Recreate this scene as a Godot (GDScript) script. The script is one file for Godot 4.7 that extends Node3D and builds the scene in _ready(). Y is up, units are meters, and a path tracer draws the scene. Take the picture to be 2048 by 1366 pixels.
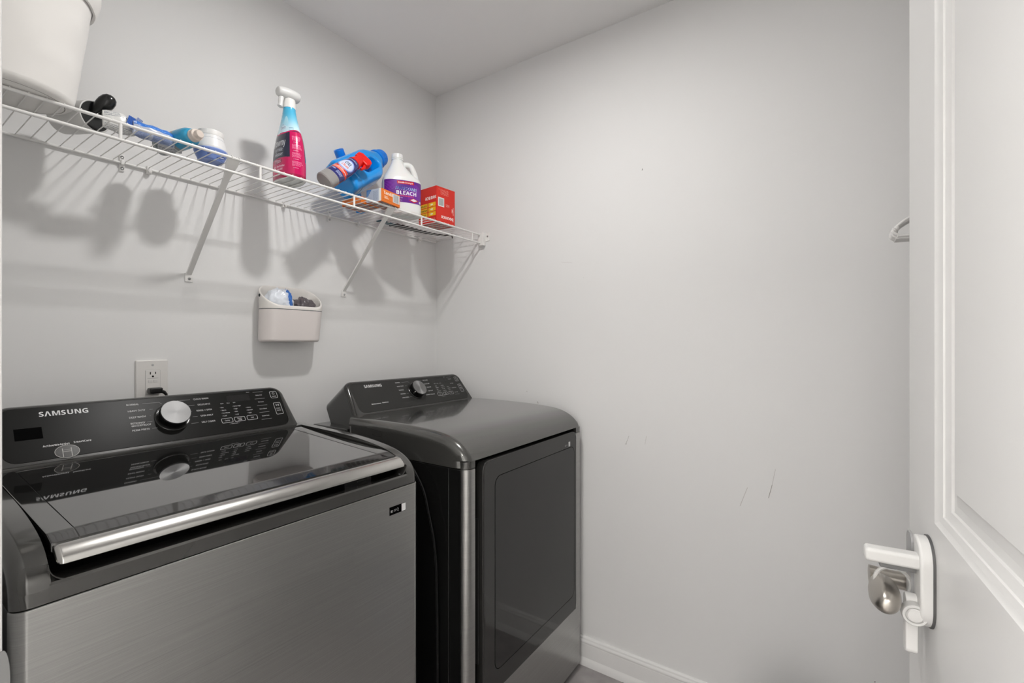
extends Node3D
# A small laundry room: washer and dryer under a wire shelf, seen from the doorway.
# Camera stands at x = 0, z = 0; the back wall is at -z, the right wall at +x.

const CEIL := 2.44
const BACK := -1.583
const RIGHT := 1.664
const LEFT := 0.075
const FRONT := 0.66
const SHELF := 1.7335       # where things stand on the wire shelf

var used := {}
var M := {}

# ---------------------------------------------------------------- geometry
class Geo:
	var v := PackedVector3Array()
	var t := PackedVector2Array()

	func tri(a: Vector3, b: Vector3, c: Vector3, ua := Vector2.ZERO, ub := Vector2.ZERO, uc := Vector2.ZERO) -> void:
		v.append(a); v.append(b); v.append(c)
		t.append(ua); t.append(ub); t.append(uc)

	func quad(a: Vector3, b: Vector3, c: Vector3, d: Vector3, ua := Vector2.ZERO, ub := Vector2.ZERO, uc := Vector2.ZERO, ud := Vector2.ZERO) -> void:
		tri(a, b, c, ua, ub, uc)
		tri(a, c, d, ua, uc, ud)

	func xf(m: Transform3D, from := 0) -> Geo:
		for i in range(from, v.size()):
			v[i] = m * v[i]
		return self

	func add(o: Geo, m := Transform3D.IDENTITY) -> Geo:
		for p in o.v:
			v.append(m * p)
		t.append_array(o.t)
		return self

	# rings of equal length, each a loop (closed) seen counter-clockwise from the end it grows towards
	func loft(rings: Array, closed := true, cap0 := true, cap1 := true, v0 := 0.0, v1 := 1.0) -> Geo:
		var n: int = rings[0].size()
		var m := n if closed else n - 1
		for k in rings.size() - 1:
			var a: PackedVector3Array = rings[k]
			var b: PackedVector3Array = rings[k + 1]
			var va := lerpf(v0, v1, float(k) / (rings.size() - 1))
			var vb := lerpf(v0, v1, float(k + 1) / (rings.size() - 1))
			for i in m:
				var j := (i + 1) % n
				var u0 := float(i) / m
				var u1 := float(i + 1) / m
				quad(a[i], a[j], b[j], b[i], Vector2(u0, va), Vector2(u1, va), Vector2(u1, vb), Vector2(u0, vb))
		if closed and cap0:
			fan(rings[0], true)
		if closed and cap1:
			fan(rings[-1], false)
		return self

	func fan(ring: PackedVector3Array, flip: bool) -> void:
		var c := Vector3.ZERO
		for p in ring:
			c += p
		c /= ring.size()
		for i in ring.size():
			var j := (i + 1) % ring.size()
			if flip:
				tri(c, ring[j], ring[i], Vector2(0.5, 0.992), Vector2(0.5, 0.992), Vector2(0.5, 0.992))
			else:
				tri(c, ring[i], ring[j], Vector2(0.5, 0.008), Vector2(0.5, 0.008), Vector2(0.5, 0.008))

	# profile of (radius, height) from bottom to top, turned about y
	func lathe(prof: Array, seg := 32, squash := 1.0) -> Geo:
		var rings := []
		for p in prof:
			var r := PackedVector3Array()
			for i in seg:
				var a := -TAU * i / seg
				r.append(Vector3(cos(a) * p.x, p.y, sin(a) * p.x * squash))
			rings.append(r)
		var total := 0.0
		var at := [0.0]
		for k in prof.size() - 1:
			total += prof[k].distance_to(prof[k + 1])
			at.append(total)
		for k in prof.size() - 1:
			var a: PackedVector3Array = rings[k]
			var b: PackedVector3Array = rings[k + 1]
			for i in seg:
				var j := (i + 1) % seg
				var u0 := float(i) / seg
				var u1 := float(i + 1) / seg
				quad(a[i], a[j], b[j], b[i], Vector2(u0, 1.0 - at[k] / total), Vector2(u1, 1.0 - at[k] / total), Vector2(u1, 1.0 - at[k + 1] / total), Vector2(u0, 1.0 - at[k + 1] / total))
		if prof[0].x > 1e-5:
			fan(rings[0], true)
		if prof[-1].x > 1e-5:
			fan(rings[-1], false)
		return self

	func tube(pts: Array, r, seg := 8, caps := true) -> Geo:
		var rings := []
		var n := pts.size()
		var side := Vector3.ZERO
		for k in n:
			var d: Vector3 = (pts[mini(k + 1, n - 1)] - pts[maxi(k - 1, 0)]).normalized()
			if side == Vector3.ZERO:
				side = d.cross(Vector3.UP if absf(d.y) < 0.9 else Vector3.RIGHT).normalized()
			side = (side - d * side.dot(d)).normalized()
			var up := d.cross(side)
			var rr: float = r if (r is float) else r[k]
			var ring := PackedVector3Array()
			for i in seg:
				var a := TAU * i / seg
				ring.append(pts[k] + (side * cos(a) + up * sin(a)) * rr)
			rings.append(ring)
		return loft(rings, true, caps, caps)

	static func inset(poly: PackedVector2Array, d: float) -> PackedVector2Array:
		if d == 0.0:
			return poly
		var out := PackedVector2Array()
		var n := poly.size()
		for i in n:
			var e0 := (poly[i] - poly[(i + n - 1) % n]).normalized()
			var e1 := (poly[(i + 1) % n] - poly[i]).normalized()
			var n0 := Vector2(-e0.y, e0.x)
			var n1 := Vector2(-e1.y, e1.x)
			var m := n0 + n1
			var l := m.length_squared()
			out.append(poly[i] + (m * (2.0 / l) * d if l > 0.3 else n0 * d))
		return out

	# counter-clockwise outline in x, y pushed along z; both ends can be rounded over
	func extrude(poly: PackedVector2Array, z0: float, z1: float, b0 := 0.0, b1 := 0.0, seg := 4, caps := true, hold := -INF) -> Geo:
		if Geometry2D.is_polygon_clockwise(poly):
			poly = poly.duplicate()
			poly.reverse()
		var stops := []
		if b0 > 0.0:
			for k in seg:
				var a := PI / 2 * k / seg
				stops.append(Vector2(z0 + b0 * (1.0 - cos(a)), b0 * (1.0 - sin(a))))
		stops.append(Vector2(z0 + b0, 0.0))
		stops.append(Vector2(z1 - b1, 0.0))
		if b1 > 0.0:
			for k in range(1, seg + 1):
				var a := PI / 2 * k / seg
				stops.append(Vector2(z1 - b1 * (1.0 - sin(a)), b1 * (1.0 - cos(a))))
		var rings := []
		for s in stops:
			var ring := PackedVector3Array()
			var q := Geo.inset(poly, s.y)
			for i in q.size():
				if poly[i].y < hold:                    # below this height the end is not rounded
					q[i].y = poly[i].y
				ring.append(Vector3(q[i].x, q[i].y, s.x))
			rings.append(ring)
		loft(rings, true, false, false)
		if caps:
			for e in 2:
				var ring: PackedVector3Array = rings[0] if e == 0 else rings[-1]
				var flat := PackedVector2Array()
				for p in ring:
					flat.append(Vector2(p.x, p.y))
				var ids := Geometry2D.triangulate_polygon(flat)
				for k in range(0, ids.size(), 3):
					var a := ring[ids[k]]
					var b := ring[ids[k + 1]]
					var c := ring[ids[k + 2]]
					var up := (b - a).cross(c - a).z > 0.0
					if up == (e == 1):
						tri(a, b, c)
					else:
						tri(a, c, b)
		return self

	# box with rounded edges
	func box(c: Vector3, s: Vector3, r := 0.002, seg := 2) -> Geo:
		var h := s / 2.0
		r = minf(r, minf(h.x, minf(h.y, h.z)) * 0.98)
		if r <= 0.0:
			seg = 0
		var lists := []
		for ax in 3:
			var l := []
			for k in seg + 1:
				l.append(-h[ax] + r - r * tan(PI / 4 * (seg - k) / maxf(seg, 1)) if seg > 0 else -h[ax])
			var back := l.duplicate()
			back.reverse()
			for q in back:
				l.append(-q)
			lists.append(l)
		var inner := h - Vector3(r, r, r)
		for ax in 3:
			var a1 := (ax + 1) % 3
			var a2 := (ax + 2) % 3
			for sg in [-1.0, 1.0]:
				for i in lists[a1].size() - 1:
					for j in lists[a2].size() - 1:
						var q := []
						for o in [[0, 0], [1, 0], [1, 1], [0, 1]]:
							var p := Vector3.ZERO
							p[ax] = sg * h[ax]
							p[a1] = lists[a1][i + o[0]]
							p[a2] = lists[a2][j + o[1]]
							if seg > 0:
								var z := p.clamp(-inner, inner)
								p = z + (p - z).normalized() * r
							q.append(p + c)
						if sg > 0:
							quad(q[0], q[1], q[2], q[3])
						else:
							quad(q[0], q[3], q[2], q[1])
		return self

	func planar(u: Vector3, w: Vector3, origin: Vector3) -> Geo:
		for i in v.size():
			t[i] = Vector2((v[i] - origin).dot(u), (v[i] - origin).dot(w))
		return self

	func mesh(angle := 38.0) -> ArrayMesh:
		var n := v.size()
		var limit := cos(deg_to_rad(angle))
		var big := PackedVector3Array()
		var unit := PackedVector3Array()
		var near := {}
		for k in range(0, n, 3):
			var c := (v[k + 1] - v[k]).cross(v[k + 2] - v[k])
			big.append(c)
			unit.append(c.normalized())
		var keys := []
		for i in n:
			var key := Vector3i((v[i] * 40000.0).round())
			keys.append(key)
			if not near.has(key):
				near[key] = PackedInt32Array()
			near[key].append(i / 3)
		var norm := PackedVector3Array()
		for i in n:
			var own := unit[i / 3]
			var s := Vector3.ZERO
			for f in near[keys[i]]:
				if unit[f].dot(own) > limit:
					s += big[f]
			s = s.normalized()
			norm.append(s if s != Vector3.ZERO else Vector3.UP)
		var vv := PackedVector3Array()
		var nn := PackedVector3Array()
		var tt := PackedVector2Array()
		for k in range(0, n, 3):
			if big[k / 3].length_squared() < 1e-22:
				continue
			for i in [k, k + 2, k + 1]:
				vv.append(v[i]); nn.append(norm[i]); tt.append(t[i])
		var a := []
		a.resize(Mesh.ARRAY_MAX)
		a[Mesh.ARRAY_VERTEX] = vv
		a[Mesh.ARRAY_NORMAL] = nn
		a[Mesh.ARRAY_TEX_UV] = tt
		var m := ArrayMesh.new()
		m.add_surface_from_arrays(Mesh.PRIMITIVE_TRIANGLES, a)
		return m


static func rrect(w: float, h: float, r: float, seg := 5, c := Vector2.ZERO) -> PackedVector2Array:
	var out := PackedVector2Array()
	for q in 4:
		var o := Vector2((w / 2 - r) * [1, -1, -1, 1][q], (h / 2 - r) * [1, 1, -1, -1][q])
		for k in seg + 1:
			var a := PI / 2 * q + PI / 2 * k / seg
			out.append(c + o + Vector2(cos(a), sin(a)) * r)
	return out

static func smooth(pts: Array, steps := 6) -> PackedVector2Array:
	var out := PackedVector2Array()
	for i in pts.size() - 1:
		var p0: Vector2 = pts[maxi(i - 1, 0)]
		var p3: Vector2 = pts[mini(i + 2, pts.size() - 1)]
		for k in steps:
			out.append(pts[i].cubic_interpolate(pts[i + 1], p0, p3, float(k) / steps))
	out.append(pts[-1])
	return out

static func smooth3(pts: Array, steps := 6) -> Array:
	var out := []
	for i in pts.size() - 1:
		var p0: Vector3 = pts[maxi(i - 1, 0)]
		var p3: Vector3 = pts[mini(i + 2, pts.size() - 1)]
		for k in steps:
			out.append(pts[i].cubic_interpolate(pts[i + 1], p0, p3, float(k) / steps))
	out.append(pts[-1])
	return out

# surface nets over a distance field (negative inside)
static func nets(field: Callable, lo: Vector3, hi: Vector3, cell: float) -> Geo:
	var g := Geo.new()
	var n := Vector3i(((hi - lo) / cell).ceil()) + Vector3i.ONE
	var d := PackedFloat32Array()
	d.resize(n.x * n.y * n.z)
	for k in n.z:
		for j in n.y:
			for i in n.x:
				d[(k * n.y + j) * n.x + i] = field.call(lo + Vector3(i, j, k) * cell)
	var step := [1, n.x, n.x * n.y]
	var pos := {}
	for k in n.z - 1:
		for j in n.y - 1:
			for i in n.x - 1:
				var b := (k * n.y + j) * n.x + i
				var s := Vector3.ZERO
				var c := 0
				for ax in 3:
					var a1: int = (ax + 1) % 3
					var a2: int = (ax + 2) % 3
					for o1 in 2:
						for o2 in 2:
							var q: int = b + o1 * step[a1] + o2 * step[a2]
							var x := d[q]
							var y := d[q + step[ax]]
							if (x < 0.0) != (y < 0.0):
								var p := Vector3.ZERO
								p[ax] = x / (x - y); p[a1] = o1; p[a2] = o2
								s += p
								c += 1
				if c:
					pos[b] = lo + (Vector3(i, j, k) + s / c) * cell
	for b in pos:
		for ax in 3:
			var x := d[b]
			var y := d[b + step[ax]]
			if (x < 0.0) == (y < 0.0):
				continue
			var s1: int = step[(ax + 1) % 3]
			var s2: int = step[(ax + 2) % 3]
			if not (pos.has(b - s1) and pos.has(b - s2) and pos.has(b - s1 - s2)):
				continue
			if x < 0.0:
				g.quad(pos[b - s1 - s2], pos[b - s2], pos[b], pos[b - s1])
			else:
				g.quad(pos[b - s1 - s2], pos[b - s1], pos[b], pos[b - s2])
	return g

# ---------------------------------------------------------------- nodes
func numbered(called: String) -> String:
	if not used.has(called):
		used[called] = 0
		return called
	used[called] += 1
	return "%s_%03d" % [called, used[called]]

func tag(o: Node3D, label: String, category: String, group := "") -> Node3D:
	o.set_meta("label", label)
	o.set_meta("category", category)
	if group:
		o.set_meta("group", group)
	return o

func thing(called: String, label: String, category: String, at := Vector3.ZERO, group := "") -> Node3D:
	var o := Node3D.new()
	o.name = numbered(called)
	o.position = at
	add_child(o)
	return tag(o, label, category, group)

func put(called: String, g, m: Material, parent: Node3D = null, label := "") -> MeshInstance3D:
	var o := MeshInstance3D.new()
	o.mesh = g.mesh() if g is Geo else g
	o.material_override = m
	if parent == null:
		o.name = numbered(called)
		add_child(o)
	else:
		o.name = called
		var k := 0
		while parent.has_node(NodePath(String(o.name))):
			k += 1
			o.name = "%s_%03d" % [called, k]
		parent.add_child(o, true)
	if label:
		o.set_meta("label", label)
	return o

func struct(called: String, g, m: Material) -> MeshInstance3D:
	var o := put(called, g, m)
	o.set_meta("kind", "structure")
	return o

func mat(c: Color, rough := 0.5, metal := 0.0, more := {}) -> StandardMaterial3D:
	var m := StandardMaterial3D.new()
	m.albedo_color = c
	m.roughness = rough
	m.metallic = metal
	for k in more:
		m.set(k, more[k])
	return m

func grey(x: float) -> Color:
	return Color(x, x, x)

func noise_tex(size: int, freq: float, seed_: int, ramp: Array = [], normal := false, bump := 4.0, octaves := 3) -> NoiseTexture2D:
	var f := FastNoiseLite.new()
	f.seed = seed_
	f.frequency = freq
	f.fractal_octaves = octaves
	var x := NoiseTexture2D.new()
	x.width = size; x.height = size
	x.noise = f
	x.seamless = true
	if normal:
		x.as_normal_map = true
		x.bump_strength = bump
	if ramp:
		var r := Gradient.new()
		r.set_color(0, ramp[0]); r.set_color(1, ramp[1])
		x.color_ramp = r
	return x

# ---------------------------------------------------------------- lettering
var fonts := {}
func font(weight := 400, face := "Droid Sans", italic := false) -> SystemFont:
	var key := "%s%d%s" % [face, weight, italic]
	if not fonts.has(key):
		var f := SystemFont.new()
		f.font_names = PackedStringArray([face])
		f.font_weight = weight
		f.font_italic = italic
		fonts[key] = f
	return fonts[key]

# triangles of a text, cap height 1, baseline at 0; x from 0 (align -1), centred (0) or up to 0 (1)
func glyphs(text: String, weight := 400, align := -1, face := "Droid Sans") -> PackedVector2Array:
	var m := TextMesh.new()
	m.font = font(weight, face)
	m.text = text
	m.font_size = 32
	m.depth = 0.0
	m.pixel_size = 0.01
	m.curve_step = 3.0
	m.vertical_alignment = VERTICAL_ALIGNMENT_BOTTOM
	var a := m.get_mesh_arrays()
	var p: PackedVector3Array = a[Mesh.ARRAY_VERTEX]
	var idx: PackedInt32Array = a[Mesh.ARRAY_INDEX] if a[Mesh.ARRAY_INDEX] != null else PackedInt32Array(range(p.size()))
	var h := TextMesh.new()
	h.font = m.font; h.text = "H"; h.font_size = 32; h.depth = 0.0; h.pixel_size = 0.01
	h.vertical_alignment = VERTICAL_ALIGNMENT_BOTTOM
	var box := h.get_aabb()
	var all := m.get_aabb()
	var x0 := all.position.x if align < 0 else (all.position.x + all.size.x / 2 if align == 0 else all.end.x)
	var out := PackedVector2Array()
	for i in idx:
		out.append(Vector2(p[i].x - x0, p[i].y - box.position.y) / box.size.y)
	return out

# flat print on a plane: x along the line, y up, a hair off the surface
func print_text(g: Geo, text: String, at: Vector2, cap: float, weight := 400, align := -1, wide := 1.0, off := 0.0003) -> void:
	var q := glyphs(text, weight, align)
	for k in range(0, q.size(), 3):
		var a := Vector3(at.x + q[k].x * cap * wide, at.y + q[k].y * cap, off)
		var b := Vector3(at.x + q[k + 1].x * cap * wide, at.y + q[k + 1].y * cap, off)
		var c := Vector3(at.x + q[k + 2].x * cap * wide, at.y + q[k + 2].y * cap, off)
		if (b - a).cross(c - a).z > 0:
			g.tri(a, b, c)
		else:
			g.tri(a, c, b)

func print_line(g: Geo, a: Vector2, b: Vector2, w: float, off := 0.0003) -> void:
	var d := (b - a).normalized()
	var s := Vector2(-d.y, d.x) * w / 2
	g.quad(Vector3(a.x - s.x, a.y - s.y, off), Vector3(b.x - s.x, b.y - s.y, off), Vector3(b.x + s.x, b.y + s.y, off), Vector3(a.x + s.x, a.y + s.y, off))

func print_frame(g: Geo, poly: PackedVector2Array, w: float, off := 0.0003) -> void:
	var inner := Geo.inset(poly, w)
	for i in poly.size():
		var j := (i + 1) % poly.size()
		g.quad(Vector3(poly[i].x, poly[i].y, off), Vector3(poly[j].x, poly[j].y, off), Vector3(inner[j].x, inner[j].y, off), Vector3(inner[i].x, inner[i].y, off))

# text drawn into a picture: m turns glyph units (cap height 1, y up) into pixels
func draw_text(im: Image, text: String, m: Transform2D, color: Color, weight := 400, align := -1, face := "Droid Sans") -> void:
	var q := glyphs(text, weight, align, face)
	for k in range(0, q.size(), 3):
		fill_tri(im, m * q[k], m * q[k + 1], m * q[k + 2], color)

func tx(x: float, y: float, size: float, angle := 0.0, wide := 1.0) -> Transform2D:
	var c := cos(angle) * size
	var s := sin(angle) * size
	return Transform2D(Vector2(c, s) * wide, Vector2(s, -c), Vector2(x, y))

func fill_tri(im: Image, a: Vector2, b: Vector2, c: Vector2, color: Color) -> void:
	var area := (b - a).cross(c - a)
	if absf(area) < 1e-6:
		return
	var lo := a.min(b).min(c).floor()
	var hi := a.max(b).max(c).ceil()
	for y in range(maxi(int(lo.y), 0), mini(int(hi.y) + 1, im.get_height())):
		for x in range(maxi(int(lo.x), 0), mini(int(hi.x) + 1, im.get_width())):
			var p := Vector2(x + 0.5, y + 0.5)
			var w0 := (b - a).cross(p - a) / area
			var w1 := (c - b).cross(p - b) / area
			var w2 := (a - c).cross(p - c) / area
			if w0 >= -0.02 and w1 >= -0.02 and w2 >= -0.02:
				im.set_pixel(x, y, color)

func fill_poly(im: Image, pts: Array, color: Color) -> void:
	var poly := PackedVector2Array(pts)
	var ids := Geometry2D.triangulate_polygon(poly)
	for k in range(0, ids.size(), 3):
		fill_tri(im, poly[ids[k]], poly[ids[k + 1]], poly[ids[k + 2]], color)

func fill_oval(im: Image, c: Vector2, rx: float, ry: float, color: Color, turn := 0.0) -> void:
	var pts := []
	for i in 40:
		pts.append(c + Vector2(cos(TAU * i / 40) * rx, sin(TAU * i / 40) * ry).rotated(turn))
	fill_poly(im, pts, color)

func canvas(w: int, h: int, c: Color) -> Image:
	var im := Image.create(w, h, false, Image.FORMAT_RGBA8)
	im.fill(c)
	return im

func printed(im: Image, rough := 0.35, more := {}) -> StandardMaterial3D:
	var m := mat(Color.WHITE, rough, 0.0, more)
	m.albedo_texture = ImageTexture.create_from_image(im)
	return m

func small_print(im: Image, r: Rect2, rows: int, color: Color, rng: RandomNumberGenerator, thick := 0.45) -> void:
	var h := r.size.y / rows
	for k in rows:
		var x := r.position.x
		var stop := r.end.x - rng.randf() * r.size.x * 0.25
		while x < stop:
			var w := rng.randf_range(0.5, 2.6) * h
			im.fill_rect(Rect2i(int(x), int(r.position.y + k * h), maxi(1, int(minf(w, stop - x))), maxi(1, int(h * thick))), color)
			x += w + h * 0.45

# ================================================================ scene
func _ready() -> void:
	camera_and_light()
	materials()
	room()
	door()
	washer()
	dryer()
	wire_shelf()
	shelf_goods_left()
	shelf_goods_right()
	wall_bin()
	outlet()
	hangers()
	tub()

func camera_and_light() -> void:
	var cam := Camera3D.new()
	cam.name = "camera"
	cam.projection = Camera3D.PROJECTION_FRUSTUM
	cam.near = 0.02
	cam.far = 40.0
	cam.keep_aspect = Camera3D.KEEP_HEIGHT
	var f := 935.0                                     # focal length in pixels of the 2048 x 1366 frame
	cam.size = 1366.0 / f * cam.near
	cam.frustum_offset = Vector2(0.0, (688.0 - 683.0) / f * cam.near)
	var th := deg_to_rad(34.35)
	cam.position = Vector3(0, 1.2406, 0)
	cam.basis = Basis(Vector3(sin(th), 0, cos(th)), Vector3.UP, Vector3(-cos(th), 0, sin(th)))
	add_child(cam)
	cam.current = true

	var env := Environment.new()
	env.background_mode = Environment.BG_COLOR
	env.background_color = Color(0.02, 0.02, 0.02)
	env.tonemap_mode = Environment.TONE_MAPPER_LINEAR
	env.tonemap_exposure = 1.0
	env.sdfgi_enabled = true
	env.ssao_enabled = true
	env.ssil_enabled = true
	var we := WorldEnvironment.new()
	we.name = "environment"
	we.environment = env
	add_child(we)

	lamp("ceiling_lamp", "flat round white ceiling lamp over the middle of the laundry room", Vector3(0.80, CEIL, -0.686), 0.05, 1.0)
	lamp("unseen_hall_lamp", "unseen wide flat round ceiling lamp in the hall, placed to brighten the laundry room, close behind the washer's wall", Vector3(-0.35, CEIL, -1.2), 0.25, 8.0)  # out of view, placed so its bounced light raises the whole room
	lamp("unseen_hall_lamp", "unseen wide flat round ceiling lamp in the hall, placed to light the right wall, facing the open doorway", Vector3(-0.9, CEIL, 0.1), 0.25, 1.2)  # out of view, placed to light the lower right wall through the doorway

# a thin ceiling disc: rim, glowing diffuser and a light of the same size just under it
func lamp(called: String, label: String, at: Vector3, r: float, energy: float) -> void:
	var l := thing(called, label, "lamp", at)
	put("rim", Geo.new().lathe([Vector2(r + 0.002, -0.026), Vector2(r + 0.012, -0.024), Vector2(r + 0.016, -0.012), Vector2(r + 0.016, 0.0), Vector2(0.0, 0.0)], 40), mat(grey(0.9), 0.5), l)
	var glow := mat(Color(1.0, 0.98, 0.95), 0.6)
	glow.emission_enabled = true
	glow.emission = Color(1.0, 0.97, 0.93)
	glow.emission_energy_multiplier = 3.0
	put("diffuser_light", Geo.new().lathe([Vector2(0.0, -0.027), Vector2(r * 0.9, -0.027), Vector2(r + 0.002, -0.025), Vector2(0.0, -0.02)], 40), glow, l)
	var a := AreaLight3D.new()
	a.name = "glow"
	a.area_size = Vector2(r, r) * 1.77
	a.area_normalize_energy = true
	a.light_color = Color(1.0, 0.992, 0.984)
	a.light_energy = energy
	a.area_range = 12.0
	a.area_attenuation = 2.0
	a.shadow_enabled = true
	a.position = Vector3(0, -0.031, 0)
	a.rotation.x = -PI / 2
	l.add_child(a)

func materials() -> void:
	var wall_bump := noise_tex(512, 0.03, 3, [], true, 1.2, 4)
	M.wall = mat(Color(0.915, 0.913, 0.909), 0.6, 0.0, {"normal_enabled": true, "normal_texture": wall_bump, "normal_scale": 0.12, "uv1_triplanar": true, "uv1_world_triplanar": true, "uv1_scale": Vector3(3, 3, 3), "metallic_specular": 0.35})
	M.ceil = mat(Color(0.95, 0.948, 0.944), 0.9, 0.0, {"metallic_specular": 0.2})
	M.trim = mat(Color(0.915, 0.912, 0.906), 0.32)
	M.door = mat(Color(0.825, 0.823, 0.817), 0.32)
	M.white = mat(Color(0.92, 0.915, 0.905), 0.35)
	M.lock = mat(Color(0.83, 0.828, 0.82), 0.4)
	M.wire = mat(Color(0.93, 0.925, 0.915), 0.3)
	M.plate = mat(Color(0.9, 0.89, 0.875), 0.3)
	M.black = mat(grey(0.03), 0.35)
	M.dark = mat(grey(0.10), 0.5)
	M.screw = mat(grey(0.72), 0.3, 1.0)
	M.void = mat(grey(0.02), 0.6, 0.0, {"metallic_specular": 0.1})
	# appliances
	M.gloss = mat(Color(0.13, 0.129, 0.125), 0.05, 0.15, {"metallic_specular": 1.0, "clearcoat_enabled": true, "clearcoat": 0.9, "clearcoat_roughness": 0.04})
	M.shell = mat(Color(0.30, 0.298, 0.288), 0.16, 0.55, {"clearcoat_enabled": true, "clearcoat": 0.8, "clearcoat_roughness": 0.06})
	M.glass = mat(Color(0.14, 0.139, 0.135), 0.03, 0.22, {"metallic_specular": 1.0, "clearcoat_enabled": true, "clearcoat": 1.0, "clearcoat_roughness": 0.03})
	var streak := brushed()
	M.steel = mat(Color(0.70, 0.70, 0.69), 0.36, 1.0, {"clearcoat_enabled": true, "clearcoat": 0.5, "clearcoat_roughness": 0.05})
	M.steel.albedo_texture = streak
	M.chrome = mat(Color(0.80, 0.795, 0.78), 0.2, 1.0)
	M.ink = mat(grey(0.86), 0.5)
	M.ink2 = mat(grey(0.62), 0.5)
	M.shell_dark = mat(Color(0.20, 0.199, 0.192), 0.22, 0.3, {"clearcoat_enabled": true, "clearcoat": 0.6, "clearcoat_roughness": 0.08})
	M.panel_gloss = mat(Color(0.115, 0.115, 0.11), 0.3, 0.0, {"metallic_specular": 0.2})
	M.panel_satin = mat(Color(0.20, 0.20, 0.195), 0.3, 0.0, {"metallic_specular": 0.3})
	M.display = mat(Color(0.10, 0.10, 0.10), 0.06)
	M.dial_ring = mat(Color(0.17, 0.17, 0.165), 0.2)
	M.dial_side = mat(Color(0.06, 0.06, 0.058), 0.12)
	M.side = mat(Color(0.085, 0.085, 0.083), 0.22)
	M.door_slab = mat(Color(0.165, 0.164, 0.159), 0.10)
	M.door_glass = mat(Color(0.115, 0.115, 0.112), 0.05)
	M.top_paint = mat(Color(0.34, 0.338, 0.328), 0.2, 0.5, {"clearcoat_enabled": true, "clearcoat": 0.8, "clearcoat_roughness": 0.07})
	M.nickel = mat(Color(0.70, 0.68, 0.65), 0.3, 1.0)
	M.knob = mat(grey(0.60), 0.55, 1.0, {"anisotropy_enabled": true, "anisotropy": 0.75})

func brushed() -> ImageTexture:
	var rng := RandomNumberGenerator.new()
	rng.seed = 11
	var im := canvas(512, 512, grey(0.93))
	for y in 512:
		var x := 0
		while x < 512:
			var w := rng.randi_range(30, 220)
			im.fill_rect(Rect2i(x, y, w, 1), grey(0.93 + rng.randfn(0.0, 0.016)))
			x += w
	return ImageTexture.create_from_image(im)

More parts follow.
